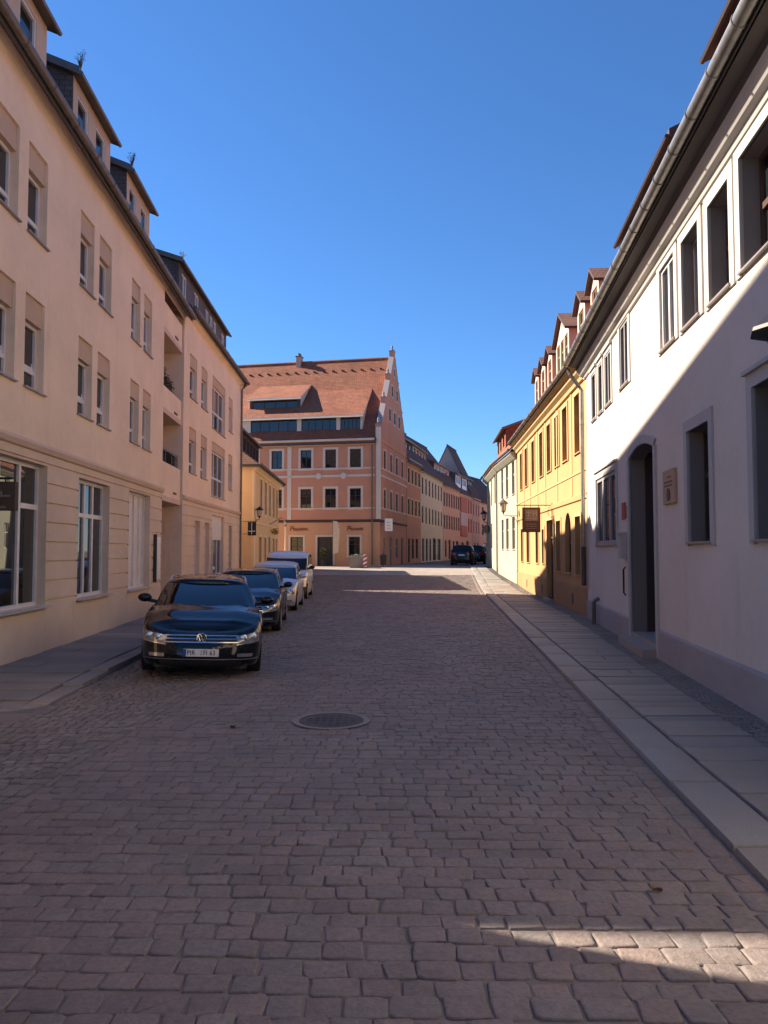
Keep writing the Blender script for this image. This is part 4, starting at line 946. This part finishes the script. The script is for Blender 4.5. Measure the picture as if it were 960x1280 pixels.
    for i in range(len(ss)-1):
        for k in range(mid):
            q = [rows_[i][k],rows_[i][k+1],rows_[i+1][k+1],rows_[i+1][k]]
            if len(set(q)) >= 3: mb.f.append(list(dict.fromkeys(q))[::-1]); mb.m.append(0)
    body = mb.build('body', P, root, True, 42)
    # cabin
    xc, xt = K['ws']; xb, xtb = K['rw']; yb, yt, ytr = .905*W, K['yt']*1.0, K['ytr']*1.0
    yt = yt*W/.915*1.12; ytr = ytr*W/.915*1.12
    def ringpt(t, xF, dF, yF, yM, yR, xR, dR_):
        if t <= 1: return xF-dF*t**2.6, yF*math.sin(t*math.pi/2)**.9 if t < 1 else yF
        if t <= 2:
            u = t-1; return (xF-dF)+(xR+dR_-xF+dF)*u, yF+(yR-yF)*u+(yM-max(yF,yR))*4*u*(1-u)
        u = 3-t; return xR+dR_*u**2.6, yR*math.sin(u*math.pi/2)**.9
    def cab(t, f, off=0):
        sg = -1 if t < 0 else 1; t = abs(t)
        bx,by = ringpt(t, xc, .34, yb, yb+.01, yb*.94, xb, .12); tx,ty = ringpt(t, xt, .12, yt, yt+.015, ytr, xtb, .10)
        z0 = lerp(deck,bx)+(crown(bx)*.9 if t < .6 else 0)-.012; z1 = H-.075-.025*max(0,(xt-.4-tx))*.35-K['fd']*max(0,1-(xt-tx)/1.0)**2
        g = math.sin(math.pi*f)*.022; x = bx+(tx-bx)*f; y = by+(ty-by)*f
        n = Vector((x-(xt+xtb)/2 if t<1 or t>2 else 0, y*1.5, .25)).normalized(); 
        return Vector((x,sg*y,z0+(z1-z0)*f))+Vector((n.x,sg*n.y,n.z))*(g+off)
    ts = [i/12 for i in range(13)]+[1+i/20 for i in range(1,21)]+[2+i/10 for i in range(1,11)]
    fs = [0,.12,.25,.4,.55,.7,.85,1]
    mb = MB(); lf = [[mb.p(cab(t,f)) for f in fs] for t in ts]; rt = [lf[0]]+[[mb.p(cab(-t,f)) for f in fs] for t in ts[1:-1]]+[lf[-1]]
    for A in (lf,rt):
        for i in range(len(ts)-1):
            for k in range(len(fs)-1):
                q = [A[i][k],A[i+1][k],A[i+1][k+1],A[i][k+1]]; mb.f.append(q if A is lf else q[::-1]); mb.m.append(0)
    rows_ = []
    for i in range(len(ts)):
        a,b = mb.v[lf[i][-1]], mb.v[rt[i][-1]]; row = [lf[i][-1]]
        e = min(1,abs(a.y)/(.5*W))
        for k in range(1,10): row.append(mb.p(a.lerp(b,k/10)+Vector((0,0,.07*e*(1-(2*k/10-1)**4)))))
        row.append(rt[i][-1]); rows_.append(row)
    for i in range(len(ts)-1):
        for k in range(10):
            q = [rows_[i][k],rows_[i][k+1],rows_[i+1][k+1],rows_[i+1][k]]
            if len(set(q)) >= 3: mb.f.append(list(dict.fromkeys(q))[::-1]); mb.m.append(0)
    mb.build('cabin', P, root, True, 50)
    def cpatch(name, t0, t1, f0, f1, off, mat, n=14, parent=root):
        mb = MB(); g = [[mb.p(cab(t0+(t1-t0)*i/n, f0+(f1-f0)*k/5, off)) for k in range(6)] for i in range(n+1)]
        for i in range(n):
            for k in range(5): mb.f.append([g[i][k],g[i+1][k],g[i+1][k+1],g[i][k+1]]); mb.m.append(0)
        return mb.build(name, M[mat], parent, True)
    cpatch('windscreen', -.93, .93, .03, .95, .008, 'carglass', 22)
    cpatch('rear_window', 2.18, 3.0, .12, .92, .008, 'carglass'); o_ = cpatch('rear_window', -3.0, -2.18, .12, .92, .008, 'carglass')
    for sg in (1,-1):
        lim = [(1.07,1.42),(1.46,1.76),(1.79,1.96)] if not (kind == 'van') else [(1.08,1.36),(1.41,1.66),(1.71,1.94)]
        for a,b in lim: cpatch('side_window', sg*a, sg*b, .10, .88, .008, 'carglass', 8)
    def patch(name, s0, s1, zlo, zhi, off, mat, n=12, m=4, parent=root, th=0):
        mb = MB(); f_ = lambda v,u: v(u) if callable(v) else v
        g = []
        for i in range(n+1):
            u = i/n; s = s0+(s1-s0)*u; a,b = f_(zlo,u), f_(zhi,u)
            g.append([mb.p(surfz(s, a+(b-a)*k/m, off)) for k in range(m+1)])
        for i in range(n):
            for k in range(m): mb.f.append([g[i][k],g[i+1][k],g[i+1][k+1],g[i][k+1]]); mb.m.append(0)
        rim = [g[i][0] for i in range(n+1)]+[g[n][k] for k in range(1,m+1)]+[g[i][m] for i in range(n-1,-1,-1)]+[g[0][k] for k in range(m-1,0,-1)]
        back = [mb.p(mb.v[i]-Vector((mb.v[i].x*.0+ (.03 if abs(s0)<1.2 else 0)*1, (0 if abs(s0)<1.2 else .02*(1 if s0>0 else -1)),0))) for i in rim]
        for i in range(len(rim)): j = (i+1)%len(rim); mb.f.append([rim[i],rim[j],back[j],back[i]]); mb.m.append(0)
        return mb.build(name, M[mat], parent, True, 40)
    zg = .535 if kind == 'wagon' else .56
    gr = patch('grille', -.53, .53, zg-.005, zg+.125, .004, 'blackpl', 20)
    if kind == 'wagon':
        for z in (zg+.005,zg+.05,zg+.095): patch('grille_bar', -.55, .55, z, z+.014, .012, 'chrome', 20, 1, gr)
    hl = (.52,.98) if kind != 'van' else (.50,.86)
    for sg in (1,-1):
        h = patch('headlight', sg*hl[0], sg*hl[1], (lambda u: zg-.02+.05*u), (lambda u: zg+.10+.07*u), .007, 'lampc', 12)
        for c in (.25,.6):
            s = sg*(hl[0]+(hl[1]-hl[0])*c); p = surfz(s, zg+.055+.05*c, .010); k = MB(); k.lathe([(.052,-.03),(.055,.0),(.042,.004),(.001,.006)], p, 14, M=Matrix.Rotation(R(90),4,'Y')); k.build('lamp_reflector', M['chrome'], h, True, 40)
        patch('headlight_trim', sg*hl[0], sg*hl[1], (lambda u: zg-.03+.05*u), (lambda u: zg-.018+.05*u), .010, 'chrome', 10, 1)
        fl = patch('fog_lamp', sg*.54, sg*.80, .335, .385, .006, 'lampc' if kind != 'van' else 'blackpl', 8, 2)
        patch('bumper_trim', sg*.0, sg*.95, .295, .309, .009, 'chrome' if kind == 'wagon' else 'blackpl', 16, 1)
        patch('tail_light', sg*(S_[-1]-.82), sg*(S_[-1]-.42), .78, .98, .008, 'lampr', 8)
    patch('lower_grille', -.62, .62, .205, .275, .004, 'blackpl', 16, 2)
    if kind == 'van': patch('bumper', -1.05, 1.05, .20, .52, .012, 'blackpl', 24, 3); 
    p = surfz(0, zg+.065, .02)                # badge
    k = MB(); Rm = Matrix.Rotation(R(90-12),4,'Y'); n = 24; rings = []
    Q = lambda r,a,h: p+Rm@Vector((r*math.cos(a),r*math.sin(a),h))
    for i in range(n):
        a, c = 2*math.pi*i/n, 2*math.pi*(i+1)/n
        k.poly([Q(.062,a,.012),Q(.062,c,.012),Q(.075,c,.006),Q(.075,a,.006)]); k.poly([Q(.058,a,.004),Q(.058,c,.004),Q(.062,c,.012),Q(.062,a,.012)]); k.poly([Q(.075,a,.006),Q(.075,c,.006),Q(.078,c,-.01),Q(.078,a,-.01)])
    em = k.build('emblem', M['chrome'], root)
    k = MB(); k.poly([Q(.06,2*math.pi*i/n,.001) for i in range(n)]); k.build('emblem_ground', M['ink'], em)
    k = MB(); Q2 = lambda y,z: p+Rm@Vector((-z,y,.008))
    if kind != 'hatch':
        for y0,z0,y1,z1 in ((-.024,.052,0,.012),(.024,.052,0,.012),(-.05,.03,-.022,-.048),(.05,.03,.022,-.048),(-.022,-.048,0,.0),(.022,-.048,0,.0)):
            k.tube([Q2(y0,z0),Q2(y1,z1)], .0065, 5)
        k.build('emblem_letters', M['chrome'], em)
    for end in (1,-1):                        # number plates
        zc = (.40 if kind != 'van' else .36) if end > 0 else .80
        q = surfz(0 if end > 0 else S_[-1], zc, .0); xq = q.x+end*.025
        k = MB(); k.box(min(xq,xq-end*.02),max(xq,xq-end*.02),-.26,.26,zc-.055,zc+.055); pl_ = k.build('number_plate', M['plate'], root)
        k = MB(); k.box(min(xq+end*.002,xq),max(xq+end*.002,xq),(-.26 if end>0 else .215),(-.215 if end>0 else .26),zc-.054,zc+.054); k.build('plate_band', M['eu'], pl_)
        if text and end > 0:
            for st,yy in text:
                cu = bpy.data.curves.new('plate_lettering','FONT'); cu.body = st; cu.size = .10; cu.align_x = 'LEFT'; cu.align_y = 'CENTER'; cu.extrude = .0008; cu.space_character = 1.06; cu.offset = .0010
                tmp = bpy.data.objects.new('lettering_source', cu); C.objects.link(tmp); bpy.context.view_layer.update()
                me = bpy.data.meshes.new_from_object(tmp.evaluated_get(bpy.context.evaluated_depsgraph_get())); bpy.data.objects.remove(tmp)
                me.materials.clear(); me.materials.append(M['ink']); o = bpy.data.objects.new('plate_lettering', me); C.objects.link(o); o.parent = pl_
                o.matrix_local = Matrix.Translation((xq+.003,yy,zc-.003)) @ Matrix(((0,0,1,0),(.86,0,0,0),(0,1,0,0),(0,0,0,1)))
            k = MB()
            for z in (.022,-.022): k.lathe([(.012,0),(.012,.002),(.001,.002)], (xq+.001,.005,zc+z), 12, M=Matrix.Rotation(R(90),4,'Y'))
            k.build('plate_seal', M['zinc'], pl_)
    for w in xw:                              # wheels
        for sg in (1,-1):
            T = Matrix.Translation((w, sg*(W-.115), rwh)) @ Matrix.Rotation(R(-90*sg),4,'X')
            k = MB(); k.lathe([(.20,-.10),(.30,-.105),(rwh,-.085),(rwh,.085),(.31,.105),(.225,.11),(.20,.08)], (0,0,0), 32, M=T); wh = k.build('wheel', M['tyre'], root, True, 35)
            k = MB(); k.lathe([(.222,.106),(.215,.112),(.20,.085),(.06,.06),(.055,.10),(.001,.102)], (0,0,0), 24, M=T)
            for j in range(10):
                a = 2*math.pi*j/10; k.T = T @ Matrix.Rotation(a,4,'Z'); k.box(.04,.212,-.017,.017,.085,.102)
            k.build('rim', M['alloy'], wh, True, 30)
    k = MB(); k.box(xr_+.12,xf-.16,-W+.24,W-.24,.17,.6)
    for w in xw:
        k.box(w-.40,w+.40,-W+.235,-W+.26,.2,.75); k.box(w-.40,w+.40,W-.26,W-.235,.2,.75)
    k.build('underbody', M['blackpl'], root)
    for sg in (1,-1):                         # mirrors, handles, door edges
        b0 = cab(sg*1.06,.08); 
        k = MB(); c = Vector((b0.x-.02, b0.y+sg*.20, b0.z+.09))
        k.lathe([(.02,-.07),(.075,-.055),(.10,-.01),(.10,.03),(.085,.05),(.001,.052)], (0,0,0), 14)
        for i,v_ in enumerate(k.v): k.v[i] = Vector((c.x-v_.z*.9, c.y+v_.x*1.15*sg*-1, c.z+v_.y*.75))
        k.tube([(b0.x-.03,b0.y-sg*.02,b0.z+.02),(c.x,c.y-sg*.05,c.z-.04)], .03, 8)
        mi_ = k.build('wing_mirror', M[paint] if kind != 'van' else M['blackpl'], root, True, 50)
        for sx in ((xc-.40,.02),(.0,-.9)):
            s_front = S_[min(range(len(dense)), key=lambda i: abs(dense[i][0]-(sx[0] if sx[0] else .0)))]
            s_rear = S_[min(range(len(dense)), key=lambda i: abs(dense[i][0]-(sx[1])))]
            if zb(plan(s_rear)[0]) > .3: s_rear -= .1
            if sx[0] == .0: s_front += .03
            d_ = patch('door', sg*s_front, sg*(s_rear-.0), .28, lambda u: lerp(deck,0)-.03, .004, paint, 14, 6)
            s_h = s_front+(s_rear-s_front)*.8; hp = surfz(sg*s_h, .84, .02)
            k = MB(); k.tube([hp+Vector((.08,0,0)),hp+Vector((0,sg*.015,0)),hp-Vector((.08,0,0))], .013, 6); k.build('door_handle', M[paint], d_, True, 50)
        if rails:
            k = MB(); z = H-.03
            pts = [cab(sg*(1+.05+.85*i/8), 1.0, .03)+Vector((0,-sg*.05,.035 if 0 < i < 8 else -.01)) for i in range(9)]
            k.tube(pts, .016, 8); k.build('roof_rail', M['chrome'], root, True, 50)
    k = MB()                                  # wipers
    for y0,y1 in ((-.05,-.62),(.55,.0)):
        a, b = cab(y0/.9,.035,.014), cab(y1/.9,.075,.014)
        k.tube([a,a.lerp(b,.5)+Vector((.012,0,.01)),b], .008, 5)
    k.build('wiper', M['blackpl'], root)
    return root
def carpos(axle_x, axle_y, h, overhang, L):       # front axle centre -> car centre
    h = Vector((h[0],h[1],0)).normalized(); return Vector((axle_x,axle_y,0))-h*(L/2-overhang)
grp = 'cars parked along the left kerb'
h = Vector((.20,-1,0)); c = carpos(-2.92,12.42,h,.93,4.77)
car('black estate car with chrome grille bars and readable number plate, nearest of the row', grp, (c.x,c.y,.03), h, 'wagon', 'p_black', roll=R(-2.2), text=(('PIR',-.205),('FI 63',.03)), rails=True)
h = Vector((.078,-1,0)); c = carpos(-3.42,18.7,h,.93,4.77)
car('dark blue estate car parked directly behind the black estate', grp, (c.x,c.y,.012), h, 'wagon', 'p_dark', roll=R(-1), rails=True)
h = Vector((.035,-1,0)); c = carpos(-3.68,25.0,h,.85,4.2)
car('silver hatchback parked between the dark estate and the pale van', grp, (c.x,c.y,.012), h, 'hatch', 'p_silver', roll=R(-1))
h = Vector((.022,-1,0)); c = carpos(-3.98,30.9,h,.85,4.4)
car('pale grey small van with black bumper, last in the row', grp, (c.x,c.y,.012), h, 'van', 'p_van', roll=R(-1))
h = Vector((.2,1,0)).normalized()
car('dark hatchback seen from behind at the far bend of the street', 'cars parked at the far bend', (6.25,60.2,gz(60)), h, 'hatch', 'p_far')
car('dark car mostly hidden in front of the far hatchback', 'cars parked at the far bend', (8.1,66.5,gz(62)), Vector((.26,1,0)), 'hatch', 'p_black')

# ------------------------------------------------------------------ lanterns, signs, street furniture
def lantern(label, pos, s=1.0, wall=None, post=None, arm=True, mat='iron', group='wall lanterns'):
    o = empty('wall_lantern' if not post else 'street_lamp', pos); tag(o, label, 'lantern', group)
    k = MB(); k.lathe([(.03*s,.30*s),(.10*s,.27*s),(.30*s,.10*s),(.31*s,.07*s),(.20*s,.06*s)], (0,0,.15*s), 8); k.lathe([(.02*s,.42*s),(.035*s,.46*s),(.02*s,.5*s),(.001,.54*s)], (0,0,.02*s), 8)
    k.build('lantern_roof', M[mat], o)
    k = MB(); k.lathe([(.18*s,.22*s),(.115*s,-.20*s),(.09*s,-.22*s)], (0,0,0), 8); gl = k.build('lantern_glass', M['lampglass'], o)
    k = MB()
    for i in range(8):
        a = 2*math.pi*i/8; k.tube([(.185*s*math.cos(a),.185*s*math.sin(a),.22*s),(.12*s*math.cos(a),.12*s*math.sin(a),-.20*s)], .011*s, 5)
    k.lathe([(.12*s,-.19*s),(.125*s,-.22*s),(.06*s,-.27*s),(.05*s,-.32*s),(.015*s,-.38*s),(.001,-.40*s)], (0,0,0), 8); k.build('lantern_frame', M[mat], o)
    if wall:
        wx,wy,wz = [a-b for a,b in zip(wall,pos)]; k = MB()
        k.tube([(0,0,-.34*s),(0,0,-.42*s),(wx*.3,wy*.3,-.46*s),(wx,wy,-.46*s)], .02*s, 6); k.tube([(wx*.45,wy*.45,-.46*s),(wx*.8,wy*.8,-.62*s),(wx,wy,-.85*s)], .015*s, 6)
        k.tube([(wx,wy,-.95*s),(wx,wy,-.2*s)], .035*s, 6); k.build('bracket', M[mat], o, True, 50)
    if post:
        k = MB(); z0 = post-pos[2]; k.lathe([(.14,z0),(.14,z0+.5),(.09,z0+.6),(.06,z0+1),(.045,-.42*s),(.06,-.38*s)], (0,0,0), 12); k.build('post', M['stone_t'], o, True, 40)
    return o
lantern('black lantern roof at the right edge of the picture beside the white house', (2.98,5.5,3.32), 1.0, (3.92,5.45,3.32))
lantern('black wall lantern on the corner of the small yellow house on the left', (-6.62,40.75,3.92), .75, (-6.88,41.0,3.92))
lantern('grey wall lantern hanging where the yellow and pale green houses meet', (6.14,39.45,4.15), .9, (6.92,39.75,4.15), mat='zinc_d')
lantern('dark lantern on the far corner of the pale green house', (7.33,56.2,4.42), .95, (7.5,55.7,4.42))
lantern('pale lamp post with small lantern between the yellow house and the orange building', (-7.0,54.6,3.85), .6, post=gz(54))
# brown tavern sign on the yellow house
sy, sx0, sx1 = 28.4, 5.05, 6.26
k = MB(); k.tube([(sx0-.15,sy,3.62),(6.24,sy,3.62)], .018, 6); k.tube([(6.22,sy,3.7),(6.22,sy,2.45)], .018, 6)
for z in (3.5,2.55): k.tube([(6.22,sy,z),(6.285,sy,z)], .02, 6)
for x in (5.2,5.72): k.tube([(x,sy,3.54),(x,sy,3.62)], .008, 5)
k.tube([(6.22,sy,3.15)]+[(6.22-.16*math.sin(t),sy,3.38+.2*math.cos(t)*-1) for t in (0.3,1,1.8,2.6)], .01, 5)
o = tag(k.build('hanging_sign', M['iron'], None, True, 50), 'brown hanging tavern sign on an iron arm in front of the yellow house', 'sign')
k = MB(); x0, x1, z0, z1 = 5.12,5.78,2.62,3.54
k.box(x0,x1,sy-.04,sy+.04,z0,z1); bo = k.build('sign_board', M['sign_brown'], o)
k = MB(); f = sy-.047
k.box(x0+.10,x1-.10,f-.002,f+.006,3.04,3.46); k.build('emblem_panel', M['sign_tan'], bo)
k = MB(); f = sy-.055
for a,c,p,q in ((.20,.23,3.18,3.44),(.14,.34,3.34,3.36),(.34,.52,3.10,3.13),(.38,.40,3.2,3.42),(.40,.50,3.30,3.32),(.14,.30,3.12,3.14),(.50,.52,3.2,3.42)): k.box(x0+a,x0+c,f,f+.006,p,q)
for q in (2.92,2.84,2.76): k.tube([(x0+.12+i*.05,f+.004,q+.015*math.sin(i*2.1+q*9)) for i in range(9)], .007, 4)
k.build('sign_marks', M['grey_t'], bo)
# dark sign bracketed at the end of the second beige house
k = MB(); k.box(-7.02,-6.60,39.57,39.65,2.72,3.42); o = tag(k.build('projecting_sign', M['black_sign']), 'dark projecting sign with a white cross line beside the small yellow house', 'sign')
k = MB(); k.box(-6.83,-6.80,39.55,39.566,2.78,3.38); k.box(-6.98,-6.64,39.55,39.566,2.92,2.96); k.build('sign_marks', M['whitepaint'], o)
k = MB(); k.tube([(-7.3,39.61,3.45),(-6.58,39.61,3.45)], .015, 6); k.tube([(-7.3,39.61,2.8),(-7.02,39.61,2.8)], .015, 6); k.build('bracket', M['iron'], o)
# gilt guild sign with leaves
k = MB(); k.tube([(-7.08,47.5,3.55),(-6.75,47.5,3.75),(-6.3,47.5,4.0)], .02, 6); k.tube([(-7.1,47.5,3.2),(-6.5,47.5,3.32)], .015, 6)
o = tag(k.build('guild_sign', M['iron'], None, True, 50), 'small gilt wrought iron sign on a slanting arm at the small yellow house', 'sign')
k = MB(); leaves(k, (-6.72,47.5,3.1), (.26,.06,.22), 70, .08); k.lathe([(.12,-.03),(.14,0),(.12,.03)], (-6.72,47.5,3.05), 14, M=Matrix.Rotation(R(90),4,'X')); k.build('ornament', M['brass'], o)
# white box sign and red lettering on the orange building
k = MB(); k.box(.06,.62,55.55,55.72,3.35,4.25); o = tag(k.build('box_sign', M['whitepaint']), 'white box sign projecting from the corner of the orange building', 'sign')
k = MB()
for z in (3.55,3.75,3.95): k.tube([(.2+.05*i,55.545,z+.03*math.sin(i*2.3+z*7)) for i in range(6)], .016, 5)
k.build('sign_marks', M['sign_red'], o)
k = MB(); k.tube([(-.15,55.95,3.8),(.06,55.65,3.8)], .025, 6); k.build('bracket', M['iron'], o)
def squiggle(x0, x1, z, hgt, seed, label):
    random.seed(seed); k = MB(O.mat); n = int((x1-x0)/.075)
    k.tube([(x0-.16,-.03,z-.02),(x0-.1,-.03,z+hgt*1.1),(x0+.06,-.03,z+hgt*1.25),(x0+.12,-.03,z+hgt*.7),(x0-.06,-.03,z+hgt*.5)], .035, 5)
    k.tube([(x0+.08+i*.075,-.03,z+hgt*.35+hgt*.38*(-1)**i*random.uniform(.6,1.2)) for i in range(n)], .034, 5)
    tag(k.build('shop_lettering', M['sign_red'], None, True), label, 'lettering')
squiggle(14-2.3, 14-1.25, 3.42, .26, 3, 'red script lettering over the window near the corner of the orange building')
squiggle(14-6.7, 14-5.5, 3.42, .26, 5, 'red script lettering over the shop window beside the door of the orange building')
random.seed(11)
zg_ = gz(55)
def opt(x, y): q = O.mat @ Vector((x,y,0)); return (q.x,q.y)
px_, py_ = opt(14-3.25,-1.1)
k = MB(); k.lathe([(.22,0),(.22,.06),(.03,.08),(.02,.12)], (px_,py_,zg_), 14); k.tube([(px_,py_,zg_+.1),(px_,py_,zg_+3.3)], .018, 6); o = tag(k.build('beach_flag', M['zinc_d'], None, True, 40), 'tall narrow pale banner flag in front of the orange building', 'flag')
k = MB(); k.slab([(px_+.02,py_-.01,zg_+.9),(px_+.40,py_-.05,zg_+1.0),(px_+.50,py_-.02,zg_+2.6),(px_+.34,py_+.03,zg_+3.25),(px_+.02,py_-.01,zg_+3.3)], (.0,.012,0)); k.build('banner', M['flag'], o)
k = MB(); y_ = 52.5; zq = gz(y_); k.box(-2.35,-1.35,y_,y_+.9,zq-.05,zq+.78); k.box(-2.42,-1.28,y_-.05,y_+.95,zq+.70,zq+.80); o = tag(k.build('planter_block', M['concrete']), 'grey concrete planter block standing on the plaza', 'planter')
k = MB(); leaves(k, (-1.85,y_+.45,zq+.86), (.42,.34,.1), 160, .06); k.build('planting', M['plantg'], o)
k = MB(); k.box(-1.42,-1.17,y_-.18,y_-.12,zq+.02,zq+.92); o = tag(k.build('barrier_beacon', M['whitepaint']), 'red and white striped beacon board leaning at the concrete planter', 'beacon')
k = MB()
for i in range(3):
    b_ = zq+.06+i*.29; k.slab([(-1.42,y_-.184,b_),(-1.17,y_-.184,b_+.14),(-1.17,y_-.184,b_+.28),(-1.42,y_-.184,b_+.14)], (0,.003,0))
k.build('red_stripe', M['redpaint'], o)
k = MB(); k.box(-1.48,-1.11,y_-.28,y_-.02,zq,zq+.05); k.build('foot', M['blackpl'], o)
bx_, by_ = -.05, 54.9
k = MB(); k.lathe([(.20,.12),(.25,.75),(.26,.8),(.20,.86),(.001,.88)], (bx_,by_,gz(55)), 16); k.tube([(bx_,by_+.2,gz(55)),(bx_,by_+.2,gz(55)+1.0)], .03, 8); tag(k.build('litter_bin', M['door_d'], None, True, 40), 'dark litter bin at the corner of the orange building', 'bin')
q = opt(14-4.1,-.5); k = MB(); k.lathe([(.16,0),(.24,.4),(.25,.42),(.21,.42)], (q[0],q[1],gz(56)), 14); o = tag(k.build('plant_pot', M['castiron'], None, True, 40), 'dark pot with yellow flowering plant in the doorway of the orange building', 'plant')
k = MB(); leaves(k, (q[0],q[1],gz(56)+.85), (.26,.26,.45), 160, .09, 0); leaves(k, (q[0],q[1],gz(56)+1.1), (.25,.25,.3), 60, .09, 1); k.build('foliage', [M['plantg'],M['planty']], o)
# sign post at the far corner of the pale green house
k = MB(); k.tube([(7.12,53.2,gz(53)),(7.12,53.2,gz(53)+2.9)], .035, 8); o = tag(k.build('sign_post', M['zinc'], None, True, 40), 'pale metal post with dark traffic sign at the far end of the right pavement', 'sign post')
k = MB(); k.lathe([(.3,-.012),(.3,.012),(.001,.013)], (7.12,53.26,gz(53)+2.65), 20, M=Matrix.Rotation(R(90),4,'X') @ Matrix.Rotation(R(25),4,'Y')); k.build('sign_disc', M['zinc_d'], o)

M['leafbrown'] = flat('fallen_leaf',(.20,.13,.07),.8,var=.3); M['litter'] = flat('dark_litter',(.03,.026,.022),.9)
def fallen_leaf(x, y, a, s, mt, label):
    k = MB(Matrix.Translation((x,y,gz(y)+.016)) @ Matrix.Rotation(a,4,'Z'))
    mid = [(t*s, 0, .012*math.sin(t*5)) for t in (0,.25,.5,.75,1)]; wd = [.02,.28,.36,.22,.02]
    for i in range(4):
        for sg in (1,-1):
            q = [mid[i], mid[i+1], (mid[i+1][0], sg*wd[i+1]*s, mid[i+1][2]+.022), (mid[i][0], sg*wd[i]*s, mid[i][2]+.022)]
            k.poly(q if sg > 0 else q[::-1])
    k.tube([(-.35*s,.02,.01),(0,0,.005)], .003, 4)
    tag(k.build('fallen_leaf', M[mt]), label, 'leaf')
fallen_leaf(1.52, 4.45, .4, .075, 'leafbrown', 'single dry brown leaf on the setts near the right kerb')
fallen_leaf(-1.62, 8.45, 2.2, .10, 'litter', 'dark withered leaf on the setts left of the manhole cover')
# tufts growing from the dormer roofs
def tuft(b, x, y, z, h, n):
    k = MB(b.T)
    for _ in range(n):
        a = random.uniform(0,6.28); r = random.uniform(.1,.5)*h; t = (x+r*math.cos(a), y+r*math.sin(a), z+h*random.uniform(.5,1))
        k.tube([(x,y,z-.05),(x+(t[0]-x)*.4,y+(t[1]-y)*.4,z+h*.3),t], [.012,.008,.003], 4)
        leaves(k, t, (.05,.05,.07), 4, .035)
    k.build('roof_weeds', M['plantb'], b.root)
tuft(L1, L1.S(15.95), .16, 12.25, .32, 14); tuft(L1, L1.S(20.1), .16, 12.25, .28, 12); tuft(L2, L2.S(26.8), .2, 12.3, .25, 10); tuft(R1, R1.S(14.2), 1.2, 10.3, .4, 14)
# ------------------------------------------------------------------ camera, sky, sun
cam = bpy.data.cameras.new('camera'); co = bpy.data.objects.new('camera', cam); C.objects.link(co)
cam.sensor_fit = 'HORIZONTAL'; cam.sensor_width = 36; cam.lens = 36; cam.clip_end = 3000; cam.clip_start = .05
co.location = (0,0,1.95); co.rotation_euler = (R(90)+math.atan(48/960), 0, 0)
sc = bpy.context.scene; sc.camera = co
EL, AZ = R(34), R(22)
d = Vector((math.cos(EL)*math.cos(AZ), -math.cos(EL)*math.sin(AZ), -math.sin(EL)))
sun = bpy.data.lights.new('sun','SUN'); sun.energy = 5.0; sun.angle = R(.5); sun.color = (1,.87,.70)
so = bpy.data.objects.new('sun', sun); C.objects.link(so); so.rotation_euler = d.to_track_quat('-Z','Y').to_euler()
w = bpy.data.worlds.new('World'); sc.world = w; w.use_nodes = True
nt = w.node_tree; bg = nt.nodes['Background']; sky = nt.nodes.new('ShaderNodeTexSky'); sky.sky_type = 'NISHITA'; sky.sun_disc = False
sky.sun_elevation = EL; sky.sun_rotation = R(-68); sky.altitude = 300; sky.air_density = 1.0; sky.dust_density = 0; sky.ozone_density = 10.0
hs = nt.nodes.new('ShaderNodeHueSaturation'); hs.inputs['Saturation'].default_value = 1.04; hs.inputs['Value'].default_value = 1.02
nt.links.new(sky.outputs[0], hs.inputs['Color']); nt.links.new(hs.outputs[0], bg.inputs[0]); bg.inputs[1].default_value = .067
sc.view_settings.view_transform = 'Standard'; sc.view_settings.look = 'None'; sc.view_settings.exposure = 1.55; sc.view_settings.gamma = 1; sc.view_settings.use_curve_mapping = False
sc.cycles.use_denoising = True; sc.cycles.max_bounces = 10; sc.cycles.diffuse_bounces = 5; sc.cycles.glossy_bounces = 5; sc.cycles.sample_clamp_indirect = 8
